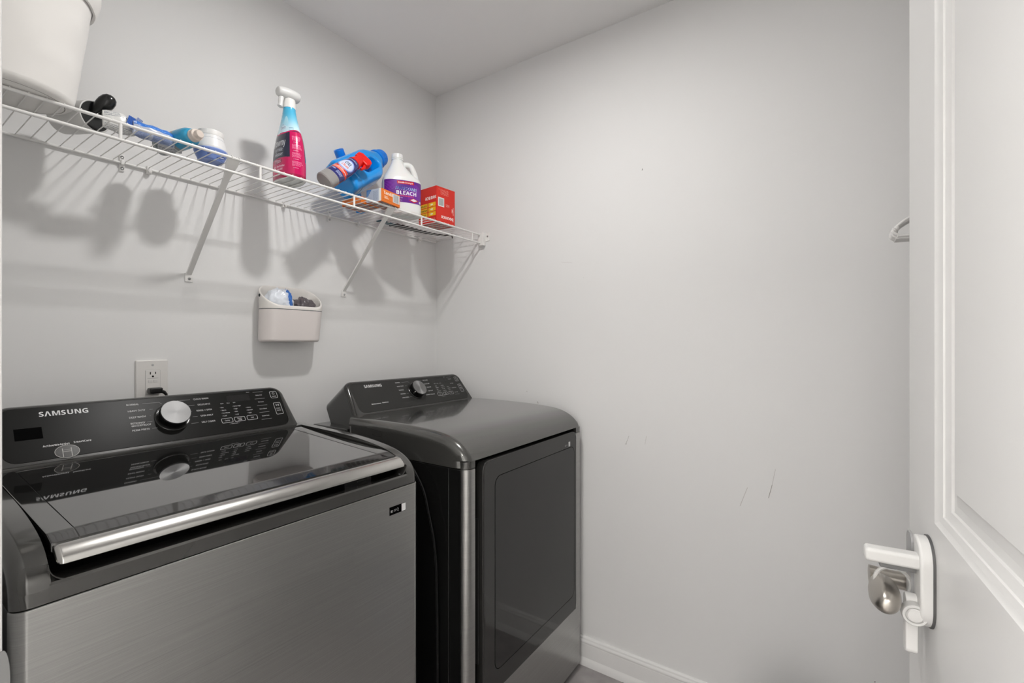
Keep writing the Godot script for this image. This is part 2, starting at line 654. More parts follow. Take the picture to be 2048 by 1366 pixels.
# ---------------------------------------------------------------- the room
func room() -> void:
	var t := 0.11
	var x0 := LEFT - t - 1.5
	struct("wall_back", Geo.new().box(Vector3((LEFT - t + RIGHT + t) / 2, CEIL / 2, BACK - t / 2), Vector3(RIGHT - LEFT + 2 * t, CEIL, t), 0.0), M.wall)
	var wr := struct("wall_right", Geo.new().box(Vector3(RIGHT + t / 2, CEIL / 2, (BACK + FRONT) / 2), Vector3(t, CEIL, FRONT - BACK), 0.0), M.wall)
	struct("wall_front", Geo.new().box(Vector3((LEFT - t + RIGHT + t) / 2, CEIL / 2, FRONT + t / 2), Vector3(RIGHT - LEFT + 2 * t, CEIL, t), 0.0), M.wall)
	var g := Geo.new()
	g.box(Vector3(LEFT - t / 2, CEIL / 2, (BACK - 0.645) / 2), Vector3(t, CEIL, -0.645 - BACK), 0.0)
	g.box(Vector3(LEFT - t / 2, CEIL / 2, (FRONT + 0.16) / 2), Vector3(t, CEIL, FRONT - 0.16), 0.0)
	g.box(Vector3(LEFT - t / 2, (CEIL + 2.05) / 2, (0.16 - 0.645) / 2), Vector3(t, CEIL - 2.05, 0.805), 0.0)
	struct("wall_left", g, M.wall)
	struct("ceiling", Geo.new().box(Vector3((x0 + RIGHT + t) / 2, CEIL + 0.05, (BACK + FRONT) / 2), Vector3(RIGHT + t - x0, 0.1, FRONT - BACK + 2 * t), 0.0), M.ceil)
	g = Geo.new()                                       # the hall outside
	g.box(Vector3(x0 - 0.05, CEIL / 2, (BACK + FRONT) / 2), Vector3(0.1, CEIL, FRONT - BACK + 2 * t), 0.0)
	g.box(Vector3((x0 + LEFT - t) / 2, CEIL / 2, BACK - t / 2), Vector3(LEFT - t - x0, CEIL, t), 0.0)
	g.box(Vector3((x0 + LEFT - t) / 2, CEIL / 2, FRONT + t / 2), Vector3(LEFT - t - x0, CEIL, t), 0.0)
	struct("wall_hall", g, M.wall)

	# floor: grout bed and tiles
	var fl := struct("floor", Geo.new().box(Vector3((x0 + RIGHT + t) / 2, -0.05, (BACK + FRONT) / 2), Vector3(RIGHT + t - x0, 0.092, FRONT - BACK + 2 * t), 0.0), mat(Color(0.66, 0.645, 0.64), 0.8))
	var rng := RandomNumberGenerator.new()
	rng.seed = 5
	var tiles := []
	for k in 3:
		var tm := mat(Color(0.68, 0.665, 0.66) * [1.0, 0.97, 1.03][k], 0.38)
		tm.albedo_color.a = 1.0
		tm.albedo_texture = noise_tex(256, 0.02, 20 + k, [Color(0.86, 0.85, 0.85), Color(1, 1, 1)], false, 1.0, 5)
		tm.uv1_triplanar = true
		tm.uv1_world_triplanar = true
		tm.uv1_scale = Vector3(2.2, 2.2, 2.2)
		tiles.append(tm)
	var tile: ArrayMesh = Geo.new().box(Vector3.ZERO, Vector3(0.602, 0.008, 0.301), 0.0012, 1).mesh()
	for i in range(-3, 4):
		for j in range(-6, 3):
			var cx := 1.364 + (i - 1) * 0.605 + (0.3025 if absi(j) % 2 else 0.0)
			var cz := -0.48 + j * 0.304
			if cx < x0 - 0.25 or cx > RIGHT + 0.30 or cz < BACK - 0.1 or cz > FRONT + 0.12:
				continue
			var o := put("tile", tile, tiles[rng.randi() % 3], fl)
			o.position = Vector3(cx, -0.004, cz)

	# baseboards: board with a bead on top and a quarter-round shoe
	var prof := smooth([Vector2(0, 0.006), Vector2(0.012, 0.008), Vector2(0.019, 0.02), Vector2(0.02, 0.03)], 3)
	prof.append_array(PackedVector2Array([Vector2(0.0135, 0.031), Vector2(0.0135, 0.079)]))
	prof.append_array(smooth([Vector2(0.0135, 0.081), Vector2(0.012, 0.086), Vector2(0.0135, 0.091), Vector2(0.010, 0.097), Vector2(0.0085, 0.101), Vector2(0.006, 0.1045), Vector2(0, 0.105)], 3))
	prof = PackedVector2Array([Vector2(0, 0.0), Vector2(0.02, 0.0), Vector2(0.02, 0.006), Vector2(0.0185, 0.015), Vector2(0.0165, 0.022), Vector2(0.0138, 0.029), Vector2(0.0134, 0.031), Vector2(0.0134, 0.079), Vector2(0.0125, 0.081), Vector2(0.0125, 0.083), Vector2(0.0136, 0.086), Vector2(0.0136, 0.090), Vector2(0.011, 0.094), Vector2(0.0095, 0.096), Vector2(0.0095, 0.0985), Vector2(0.0085, 0.102), Vector2(0.0055, 0.1045), Vector2(0, 0.105)])
	# on the right wall the board runs along z, its face to -x
	struct("baseboard_right", Geo.new().extrude(prof, 0.0, FRONT - BACK).xf(Transform3D(Basis(Vector3(-1, 0, 0), Vector3(0, 1, 0), Vector3(0, 0, -1)), Vector3(RIGHT, 0, FRONT))), M.trim)
	struct("baseboard_back", Geo.new().extrude(prof, 0.0, RIGHT - LEFT - 0.02).xf(Transform3D(Basis(Vector3(0, 0, 1), Vector3(0, 1, 0), Vector3(-1, 0, 0)), Vector3(RIGHT - 0.02, 0, BACK))), M.trim)
	struct("baseboard_front", Geo.new().extrude(prof, 0.0, RIGHT - LEFT - 0.02).xf(Transform3D(Basis(Vector3(0, 0, -1), Vector3(0, 1, 0), Vector3(1, 0, 0)), Vector3(LEFT, 0, FRONT))), M.trim)

	# scuffs on the right wall, thin raised smears
	var sm := mat(Color(0.66, 0.64, 0.62), 0.8)
	var sm2 := mat(Color(0.78, 0.765, 0.75), 0.8)
	var sm3 := mat(Color(0.2, 0.18, 0.17), 0.7)
	var marks := [[1.8755, -0.566, 1.871, -0.5645, 0.0016, 2], [1.871, -0.568, 1.8695, -0.5645, 0.001, 2], [1.570, -0.897, 1.5625, -0.849, 0.0007, 1], [1.501, -0.8, 1.4995, -0.798, 0.001, 0], [1.042, -1.061, 1.039, -1.060, 0.002, 0],
		[1.002, -1.008, 0.994, -1.0058, 0.0026, 0], [0.872, -0.6275, 0.8705, -0.6262, 0.003, 2], [0.873, -0.6265, 0.902, -0.6155, 0.0009, 0], [0.878, -0.5558, 0.909, -0.5503, 0.0009, 1],
		[0.7168, -0.2443, 0.7804, -0.2224, 0.0014, 1], [0.7577, -0.1631, 0.80, -0.1532, 0.0016, 0], [0.80, -0.1532, 0.8516, -0.1439, 0.0009, 1], [0.288, 0.1, 0.29, 0.102, 0.002, 2]]
	for k in marks:
		var a := Vector3(RIGHT - 0.0004, k[0], k[1])
		var b := Vector3(RIGHT - 0.0004, k[2], k[3])
		var m := (a + b) / 2
		var d := b - a
		var o := put("scuff_mark", Geo.new().box(Vector3.ZERO, Vector3(0.0008, d.length(), k[4]), 0.0003, 1), [sm, sm2, sm3][k[5]], wr)
		o.position = m
		o.rotation.x = atan2(d.z, d.y)

	# door lining: jambs, stop and casing round the opening
	g = Geo.new()
	g.box(Vector3(0.02, 1.02, -0.635), Vector3(0.13, 2.04, 0.02), 0.0015)
	g.box(Vector3(0.02, 1.02, 0.151), Vector3(0.13, 2.04, 0.02), 0.0015)
	g.box(Vector3(0.02, 2.05, -0.242), Vector3(0.13, 0.02, 0.81), 0.0015)
	struct("trim_1", g, M.trim)
	g = Geo.new()
	g.box(Vector3(0.0828, 1.035, -0.6565), Vector3(0.0156, 2.07, 0.057), 0.003)
	g.box(Vector3(0.0825, 1.035, 0.176), Vector3(0.015, 2.07, 0.057), 0.004)
	g.box(Vector3(0.0825, 2.098, -0.242), Vector3(0.015, 0.057, 0.893), 0.004)
	struct("trim_2", g, M.trim)
	# strike plate whose rounded lip stands out past the casing
	var lip := PackedVector2Array([Vector2(-0.02, -0.028), Vector2(0.0, -0.028)])
	for k in 13:
		var a := -PI / 2 + PI * k / 12
		lip.append(Vector2(0.0045 * cos(a), 0.028 * sin(a)))
	lip.append(Vector2(-0.02, 0.028))
	var sp := Geo.new().extrude(lip, 0.0, 0.0016, 0.0003, 0.0003, 1)
	sp.xf(Transform3D(Basis.IDENTITY, Vector3(0.0905, 0.932, -0.6262)))
	var st := put("strike_plate", sp, mat(grey(0.55), 0.35, 1.0))
	tag(st, "small grey metal strike plate lip on the door jamb at the left edge", "strike plate")

# ---------------------------------------------------------------- the open door
func door() -> void:
	# local: x from the hinge to the latch edge, y up, +z the face that is seen
	var w := 0.762
	var ang := deg_to_rad(3.85)
	var d := thing("door_1", "white panelled door standing open at the right edge of the view", "door", Vector3(0.085, 0.0, 0.14))
	d.set_meta("kind", "structure")
	d.basis = Basis(Vector3(cos(ang), 0, -sin(ang)), Vector3.UP, Vector3(sin(ang), 0, cos(ang)))
	# face towards the back wall is local -z
	var h := 2.03
	var st := 0.130
	var panels := [Rect2(st, 1.035, w - 2 * st, 0.85), Rect2(st, 0.23, w - 2 * st, 0.55)]
	var g := Geo.new()
	var T := 0.035
	g.box(Vector3(st / 2, h / 2 + 0.005, T / 2), Vector3(st, h - 0.01, T), 0.0015)
	g.box(Vector3(w - st / 2, h / 2 + 0.005, T / 2), Vector3(st, h - 0.01, T), 0.0015)
	for y in [[0.01, 0.23], [0.78, 1.035], [1.885, h]]:
		g.box(Vector3(w / 2, (y[0] + y[1]) / 2, T / 2), Vector3(w - 2 * st + 0.004, y[1] - y[0], T), 0.0)
	put("frame", g, M.door, d)
	for r in panels:
		# sticking: steps down from the frame to the flat, then a raised field
		var pg := Geo.new()
		var prof := [[0.0, 0.0], [0.0045, 0.0032], [0.011, 0.0048], [0.0118, 0.0066], [0.0205, 0.0098], [0.0215, 0.0122], [0.030, 0.0126], [0.031, 0.0122], [0.0475, 0.0078], [0.049, 0.0060], [0.0495, 0.006]]
		var rings := []
		for p in prof:
			var q: Rect2 = r.grow(-p[0])
			rings.append(PackedVector3Array([Vector3(q.position.x, q.position.y, p[1]), Vector3(q.position.x, q.end.y, p[1]), Vector3(q.end.x, q.end.y, p[1]), Vector3(q.end.x, q.position.y, p[1])]))
		var full := []
		for k in rings.size():
			full.append(rings[k])
		pg.loft(full, true, false, true)
		var back := []
		for k in rings.size():
			var q := PackedVector3Array()
			for p in rings[k]:
				q.append(Vector3(p.x, p.y, T - p.z))
			q.reverse()
			back.append(q)
		pg.loft(back, true, false, true)
		put("panel", pg, M.door, d)
	# hinges on the hidden edge
	for y in [0.25, 1.02, 1.8]:
		put("hinge", Geo.new().lathe([Vector2(0.006, y - 0.045), Vector2(0.006, y + 0.045)], 12).xf(Transform3D(Basis.IDENTITY, Vector3(-0.004, 0, -0.004))), M.screw, d)
	lock(d, w)

# lever handle with a white child lock beside it; x along the door, y up, -z out of the door
func lock(d: Node3D, _w: float) -> void:
	var face := Basis(Vector3(-1, 0, 0), Vector3.UP, Vector3(0, 0, -1))     # local outline x, y; depth outwards
	var rose := Node3D.new()
	rose.name = "lever_handle"
	d.add_child(rose)
	rose.set_meta("label", "brushed nickel lever handle")
	put("rosette", Geo.new().lathe([Vector2(0.032, 0.0), Vector2(0.032, 0.004), Vector2(0.028, 0.009), Vector2(0.0, 0.0095)], 40).xf(Transform3D(Basis(Vector3.RIGHT, Vector3(0, 0, -1), Vector3.UP), Vector3(0.70, 0.935, 0))), M.nickel, rose)
	put("spindle", Geo.new().lathe([Vector2(0.0115, 0.008), Vector2(0.0105, 0.03), Vector2(0.0125, 0.052), Vector2(0.0, 0.053)], 24).xf(Transform3D(Basis(Vector3.RIGHT, Vector3(0, 0, -1), Vector3.UP), Vector3(0.70, 0.935, 0))), M.nickel, rose)
	var rings := []
	for k in range(1, 20):
		var s := k / 20.0
		var x := 0.6455 + cos(PI * s) * 0.0375
		var e := pow(sin(PI * s), 0.75)
		var ring := PackedVector3Array()
		for i in 32:
			var a := TAU * i / 32
			var p := Vector2(cos(a) * 0.0158 * e, sin(a) * 0.0172 * e)
			if p.x < -0.009:                             # flattened on the outer side
				p.x = lerpf(p.x, -0.009, 0.7)
			p = p.rotated(-0.42)
			ring.append(Vector3(x, 0.9375 + p.y, -0.0445 + p.x))
		rings.append(ring)
	put("lever", Geo.new().loft(rings), M.nickel, rose)

	var l := Node3D.new()
	l.name = "child_lock"
	d.add_child(l)
	l.set_meta("label", "white plastic child lock stuck on beside the lever")
	var cx := 0.654
	var cy := 0.9595
	var at := Transform3D(face, Vector3(cx, cy, 0))
	put("gasket", Geo.new().extrude(rrect(0.060, 0.106, 0.028, 8), 0.0, 0.0025, 0.0, 0.0008, 2).xf(at), mat(grey(0.3), 0.5), l)
	put("backplate", Geo.new().extrude(rrect(0.057, 0.103, 0.027, 10), 0.0025, 0.0135, 0.0, 0.003, 3).xf(at), M.lock, l)
	put("grey_part", Geo.new().extrude(rrect(0.026, 0.098, 0.010, 6), 0.0135, 0.0165, 0.0, 0.0012, 2).xf(Transform3D(face, Vector3(cx + 0.017, cy + 0.001, 0))), mat(grey(0.58), 0.35), l)  # darker grey piece over the far half of the lock body
	# bar standing straight out over the lever
	var bar := Geo.new().extrude(rrect(0.020, 0.0165, 0.0045, 4), 0.008, 0.064, 0.0, 0.004, 3)
	put("arm", bar.xf(Transform3D(face, Vector3(0.641, 0.9855, 0))), M.lock, l)
	put("arm_bracket", Geo.new().box(Vector3(0.652, 0.9735, -0.030), Vector3(0.012, 0.012, 0.036), 0.002), mat(grey(0.5), 0.4), l)
	# clear hook round the lever, round release button and clear tongue
	var clear := mat(Color(0.93, 0.93, 0.92, 0.35), 0.2)
	clear.transparency = BaseMaterial3D.TRANSPARENCY_ALPHA
	var ring := Geo.new()
	var pts := []
	for k in 15:
		var a := lerpf(-0.4, PI + 0.5, k / 14.0)
		pts.append(Vector3(0.660, 0.9475 + sin(a) * 0.0175, -0.0335 - cos(a) * 0.0175))
	put("clear_hook", ring.tube(pts, 0.0022, 8), clear, l)
	var btn := Transform3D(Basis(Vector3.UP, Vector3(-1, 0, 0), Vector3(0, 0, 1)), Vector3(0.640, 0.925, -0.0175))
	put("button_ring", Geo.new().lathe([Vector2(0.0125, 0.0), Vector2(0.0125, 0.009), Vector2(0.0115, 0.0105), Vector2(0.0092, 0.0105), Vector2(0.0088, 0.009), Vector2(0.0, 0.0088)], 36).xf(btn), M.lock, l)
	put("button", Geo.new().lathe([Vector2(0.0080, 0.0085), Vector2(0.0080, 0.0105), Vector2(0.0068, 0.0118), Vector2(0.0, 0.0120)], 36).xf(btn), M.lock, l)
	put("tongue", Geo.new().extrude(rrect(0.016, 0.070, 0.0075, 6), 0.0, 0.012, 0.002, 0.002, 2).xf(Transform3D(face, Vector3(0.648, 0.908, -0.0125))), mat(Color(0.86, 0.858, 0.85), 0.25), l)

# ---------------------------------------------------------------- washer and dryer
# outline in (z, y), pushed along x from x0 to x1
func across(poly: PackedVector2Array, x0: float, x1: float, b0 := 0.0, b1 := 0.0, seg := 5, hold := -INF) -> Geo:
	# local z runs against x, so the ends change places
	return Geo.new().extrude(poly, -x1, -x0, b1, b0, seg, true, hold).xf(Transform3D(Basis(Vector3(0, 0, 1), Vector3.UP, Vector3(-1, 0, 0)), Vector3.ZERO))

# outline in (x, z), pushed up from y0 to y1
func upright(poly: PackedVector2Array, y0: float, y1: float, b0 := 0.0, b1 := 0.0, seg := 3) -> Geo:
	# local (x, y, z) = (x, -z, y)
	var q := PackedVector2Array()
	for p in poly:
		q.append(Vector2(p.x, -p.y))
	return Geo.new().extrude(q, y0, y1, b0, b1, seg).xf(Transform3D(Basis(Vector3.RIGHT, Vector3(0, 0, -1), Vector3.UP), Vector3.ZERO))

# plan of a front piece with rounded front corners
func plan(x0: float, x1: float, zf: float, zb: float, r: float) -> PackedVector2Array:
	var p := PackedVector2Array([Vector2(x0, zb)])
	for k in 7:
		var a := PI / 2 * k / 6
		p.append(Vector2(x0 + r - r * cos(a), zf - r + r * sin(a)))
	for k in 7:
		var a := PI / 2 * k / 6
		p.append(Vector2(x1 - r + r * sin(a), zf - r + r * cos(a)))
	p.append(Vector2(x1, zb))
	return p

func deck(pts: Array, drop := 0.0) -> PackedVector2Array:
	var q := []
	for p in pts:
		q.append(Vector2(p[0], p[1] - drop))
	return smooth(q, 5)

# the sloped control panel shared by both machines; origin at the foot of its face
func console_face(cx: float, y: float, z: float, top: Vector2) -> Transform3D:
	var v := Vector3(0, top.y, top.x).normalized()
	return Transform3D(Basis(Vector3.RIGHT, v, Vector3.RIGHT.cross(v)), Vector3(cx, y, z))

func knob(t: Node3D, f: Transform3D, rim: Material, marker: bool) -> void:
	var out := Transform3D(f.basis * Basis(Vector3.RIGHT, Vector3(0, 0, 1), Vector3(0, -1, 0)), f * Vector3(0.0035, 0.0675, 0.0))
	var k := Node3D.new()
	k.name = "dial"
	t.add_child(k)
	put("dial_ring", Geo.new().lathe([Vector2(0.0375, 0.0), Vector2(0.0372, 0.003), Vector2(0.0355, 0.0042), Vector2(0.033, 0.0035), Vector2(0.0, 0.003)], 56).xf(out), M.dial_ring, k)
	put("dial_body", Geo.new().lathe([Vector2(0.0325, 0.003), Vector2(0.0318, 0.018), Vector2(0.0312, 0.0235), Vector2(0.0, 0.0236)], 56).xf(out), rim, k)
	put("dial_cap", Geo.new().lathe([Vector2(0.0312, 0.0235), Vector2(0.0312, 0.0258), Vector2(0.0304, 0.0270), Vector2(0.022, 0.0270), Vector2(0.012, 0.0270), Vector2(0.004, 0.0270), Vector2(0.0001, 0.0270)], 72).xf(out), M.knob, k, "brushed silver face of the dial")
	if marker:
		put("dial_marker", Geo.new().box(Vector3(-0.0285, 0.0165, 0.0145), Vector3(0.004, 0.012, 0.005), 0.001).xf(out), M.chrome, k)

func sticker(t: Node3D, c: Vector3, w: float, h: float, dark: bool) -> void:
	# small label: icons on black and a white square (its code left blank)
	var at := Transform3D(Basis.IDENTITY, c)
	if dark:
		put("sticker", Geo.new().box(c, Vector3(w, h, 0.0006), 0.0001, 1), M.void, t, "black sticker with icons")
	put("sticker_square", Geo.new().box(c + Vector3(w / 2 - h * 0.36, 0, 0.0004), Vector3(h * 0.66, h * 0.92, 0.0004), 0.0001, 1), M.ink, t)
	var g := Geo.new()
	var z := 0.00045
	print_frame(g, rrect(h * 0.36, h * 0.30, h * 0.03, 2, Vector2(-w / 2 + h * 0.33, -h * 0.05)), h * 0.04, z)
	g.quad(Vector3(-w / 2 + h * 0.2, -h * 0.16, z), Vector3(-w / 2 + h * 0.4, -h * 0.16, z), Vector3(-w / 2 + h * 0.4, h * 0.06, z), Vector3(-w / 2 + h * 0.2, h * 0.06, z))
	print_frame(g, rrect(h * 0.34, h * 0.26, h * 0.05, 2, Vector2(-w / 2 + h * 0.85, -h * 0.03)), h * 0.04, z)
	print_line(g, Vector2(-w / 2 + h * 0.85, -h * 0.16), Vector2(-w / 2 + h * 0.85, h * 0.10), h * 0.05, z)
	print_frame(g, rrect(h * 0.32, h * 0.32, h * 0.15, 4, Vector2(-w / 2 + h * 1.28, 0)), h * 0.04, z)
	print_line(g, Vector2(-w / 2 + h * 1.30, -h * 0.16), Vector2(-w / 2 + h * 1.42, -h * 0.26), h * 0.05, z)
	put("sticker_print", g.xf(at), M.ink2, t)

func washer() -> void:
	var x0 := 0.1255
	var x1 := 0.8117
	var zf := -0.829
	var t := thing("washing_machine", "top loading washer with black glass lid and brushed steel front", "washing machine", Vector3.ZERO)
	put("cabinet", Geo.new().box(Vector3((x0 + x1) / 2, 0.465, (zf - 0.0185 - 1.50) / 2), Vector3(x1 - x0 - 0.003, 0.88, 1.50 + zf - 0.0185), 0.003), M.dark, t)
	var fp := upright(plan(x0, x1, zf, zf - 0.018, 0.0165), 0.025, 0.9065, 0.002, 0.002, 2)
	fp.planar(Vector3(1.6, 0, 0), Vector3(0, -3.2, 0), Vector3.ZERO)
	put("front_panel", fp, M.steel, t, "brushed steel front panel")
	for k in 4:
		put("foot", Geo.new().lathe([Vector2(0.022, 0.0), Vector2(0.022, 0.012), Vector2(0.012, 0.013), Vector2(0.012, 0.026)], 16).xf(Transform3D(Basis.IDENTITY, Vector3([x0 + 0.06, x1 - 0.06][k % 2], 0, [-0.89, -1.45][k / 2]))), M.black, t)
	# collar: shoulders, strip under the lid, deck under the console
	var prof := [[-1.30, 1.0075], [-1.10, 1.0018], [-1.02, 0.9972], [-0.95, 0.9895], [-0.90, 0.980], [-0.868, 0.9685], [-0.848, 0.955], [-0.836, 0.940], [-0.8312, 0.925]]
	var pl := deck(prof)
	pl.append(Vector2(-0.8308, 0.908))
	pl.append(Vector2(-1.50, 0.908))
	pl.append(Vector2(-1.50, 1.0075))
	var sh := across(pl, x0 + 0.0005, 0.1625, 0.017, 0.0, 5, 0.92)
	sh.add(across(pl, 0.7755, x1 - 0.0005, 0.0, 0.017, 5, 0.92))
	put("collar_side", sh, M.shell, t)
	var strip := Geo.new().extrude(PackedVector2Array([Vector2(-0.8308, 0.908), Vector2(-0.8308, 0.929), Vector2(-0.834, 0.932), Vector2(-0.878, 0.929), Vector2(-0.878, 0.908)]), -0.777, -0.161).xf(Transform3D(Basis(Vector3(0, 0, 1), Vector3.UP, Vector3(-1, 0, 0)), Vector3.ZERO))
	put("collar_front", strip, M.shell, t)
	for s in [-1, 1]:                                   # rounded inner corners of the opening
		var f := PackedVector2Array()
		var r := 0.024
		f.append(Vector2(0, 0)); f.append(Vector2(r, 0))
		for k in 8:
			var a := PI / 2 * (k + 1) / 8
			f.append(Vector2(r - r * sin(a), r - r * cos(a)))
		if s > 0:
			for i in f.size():
				f[i].x = -f[i].x
		put("collar_corner", Geo.new().extrude(f, -0.858, -0.8345, 0.0, 0.0015, 2).xf(Transform3D(Basis.IDENTITY, Vector3(0.1615 if s < 0 else 0.7765, 0.930, 0))), M.shell, t)
	put("recess", Geo.new().box(Vector3(0.469, 0.9405, -0.874), Vector3(0.614, 0.031, 0.006), 0.0), M.void, t)
	var rear := PackedVector2Array([Vector2(-1.27, 0.97), Vector2(-1.27, 1.0065), Vector2(-1.50, 1.0065), Vector2(-1.50, 0.97)])
	put("rear_deck", across(rear, 0.16, 0.778), M.shell, t)
	put("lid_lock", Geo.new().box(Vector3(0.665, 0.9345, -0.8695), Vector3(0.070, 0.016, 0.004), 0.0015), M.black, t)
	put("lid_lock", Geo.new().box(Vector3(0.674, 0.936, -0.8668), Vector3(0.028, 0.005, 0.003), 0.001), M.dial_ring, t)

	# lid: glossy frame with a glass panel let in, bright handle along the front
	var lid := Node3D.new()
	lid.name = "lid"
	t.add_child(lid)
	# flat, falling a little to the front, then rolling over to the handle
	var line := PackedVector2Array([Vector2(-1.268, 1.0036), Vector2(-1.255, 1.0028)])
	line.append_array(smooth([Vector2(-0.893, 0.9800), Vector2(-0.889, 0.9793), Vector2(-0.876, 0.9755), Vector2(-0.8655, 0.9724)], 3))
	var xl := 0.1685
	var xr := 0.7695
	var gx0 := 0.198
	var gx1 := 0.737
	var zg := -0.893
	var rail := func(a: float, b: float, xa: float, xb: float) -> Geo:
		var q := PackedVector2Array()
		var prev := Vector2.ZERO
		for k in line.size():
			var p: Vector2 = line[k]
			if p.x >= a - 1e-4 and p.x <= b + 1e-4:
				if q.is_empty() and k > 0 and p.x > a + 1e-3:
					q.append(prev.lerp(p, (a - prev.x) / (p.x - prev.x)))
				q.append(p)
			elif p.x > b and not q.is_empty() and prev.x < b:
				q.append(prev.lerp(p, (b - prev.x) / (p.x - prev.x)))
			prev = p
		var n := q.size()
		for k in n:
			q.append(q[n - 1 - k] - Vector2(0, 0.012))
		return across(q, xa, xb, 0.002, 0.002, 2)
	var fr: Geo = rail.call(-1.268, -0.8656, xl, gx0)
	fr.add(rail.call(-1.268, -0.8656, gx1, xr))
	fr.add(rail.call(zg, -0.8656, gx0 - 0.001, gx1 + 0.001))
	fr.add(rail.call(-1.268, -1.255, gx0 - 0.001, gx1 + 0.001))
	put("lid_frame", fr, M.gloss, lid)
	var gl := PackedVector2Array()
	gl.append(Vector2(-1.2545, 1.0018)); gl.append(Vector2(zg - 0.0005, 0.9790))
	var nn := gl.size()
	for k in nn:
		gl.append(gl[nn - 1 - k] - Vector2(0, 0.005))
	put("lid_glass", across(gl, gx0 + 0.0004, gx1 - 0.0004), M.glass, lid, "dark glass panel of the lid")
	var hb := PackedVector2Array([Vector2(-0.866, 0.9700), Vector2(-0.858, 0.9705), Vector2(-0.850, 0.9680), Vector2(-0.8425, 0.9615), Vector2(-0.837, 0.9545), Vector2(-0.8365, 0.9505), Vector2(-0.839, 0.9485), Vector2(-0.8445, 0.9490), Vector2(-0.866, 0.9575)])
	put("handle", across(hb, 0.1695, 0.7765, 0.007, 0.007, 5), M.chrome, lid, "bright metal handle bar along the lid edge")

	# console
	var cx := 0.4686
	var f := console_face(cx, 1.007, -1.283, Vector2(-0.077, 0.111))
	console_body(t, f, 0.620, 0.136)
	console_print(t, f, true)
	sticker(t, Vector3(0.744, 0.8592, -0.8287), 0.0485, 0.0185, true)

# slab behind the face: rounded at the upper corners, its front edge rolled over
func console_body(t: Node3D, f: Transform3D, w: float, h: float) -> void:
	var o := PackedVector2Array([Vector2(-w / 2 - 0.004, -0.035), Vector2(w / 2 + 0.004, -0.035)])
	var r := 0.036
	for k in 9:
		var a := PI / 2 * k / 8
		o.append(Vector2(w / 2 - 0.012 - r + cos(a) * r, h - r + sin(a) * r))
	for k in 9:
		var a := PI / 2 + PI / 2 * k / 8
		o.append(Vector2(-w / 2 + 0.012 + r + cos(a) * r, h - r + sin(a) * r))
	put("console", Geo.new().extrude(o, -0.135, 0.0, 0.0, 0.015, 6).xf(f), M.shell_dark, t)

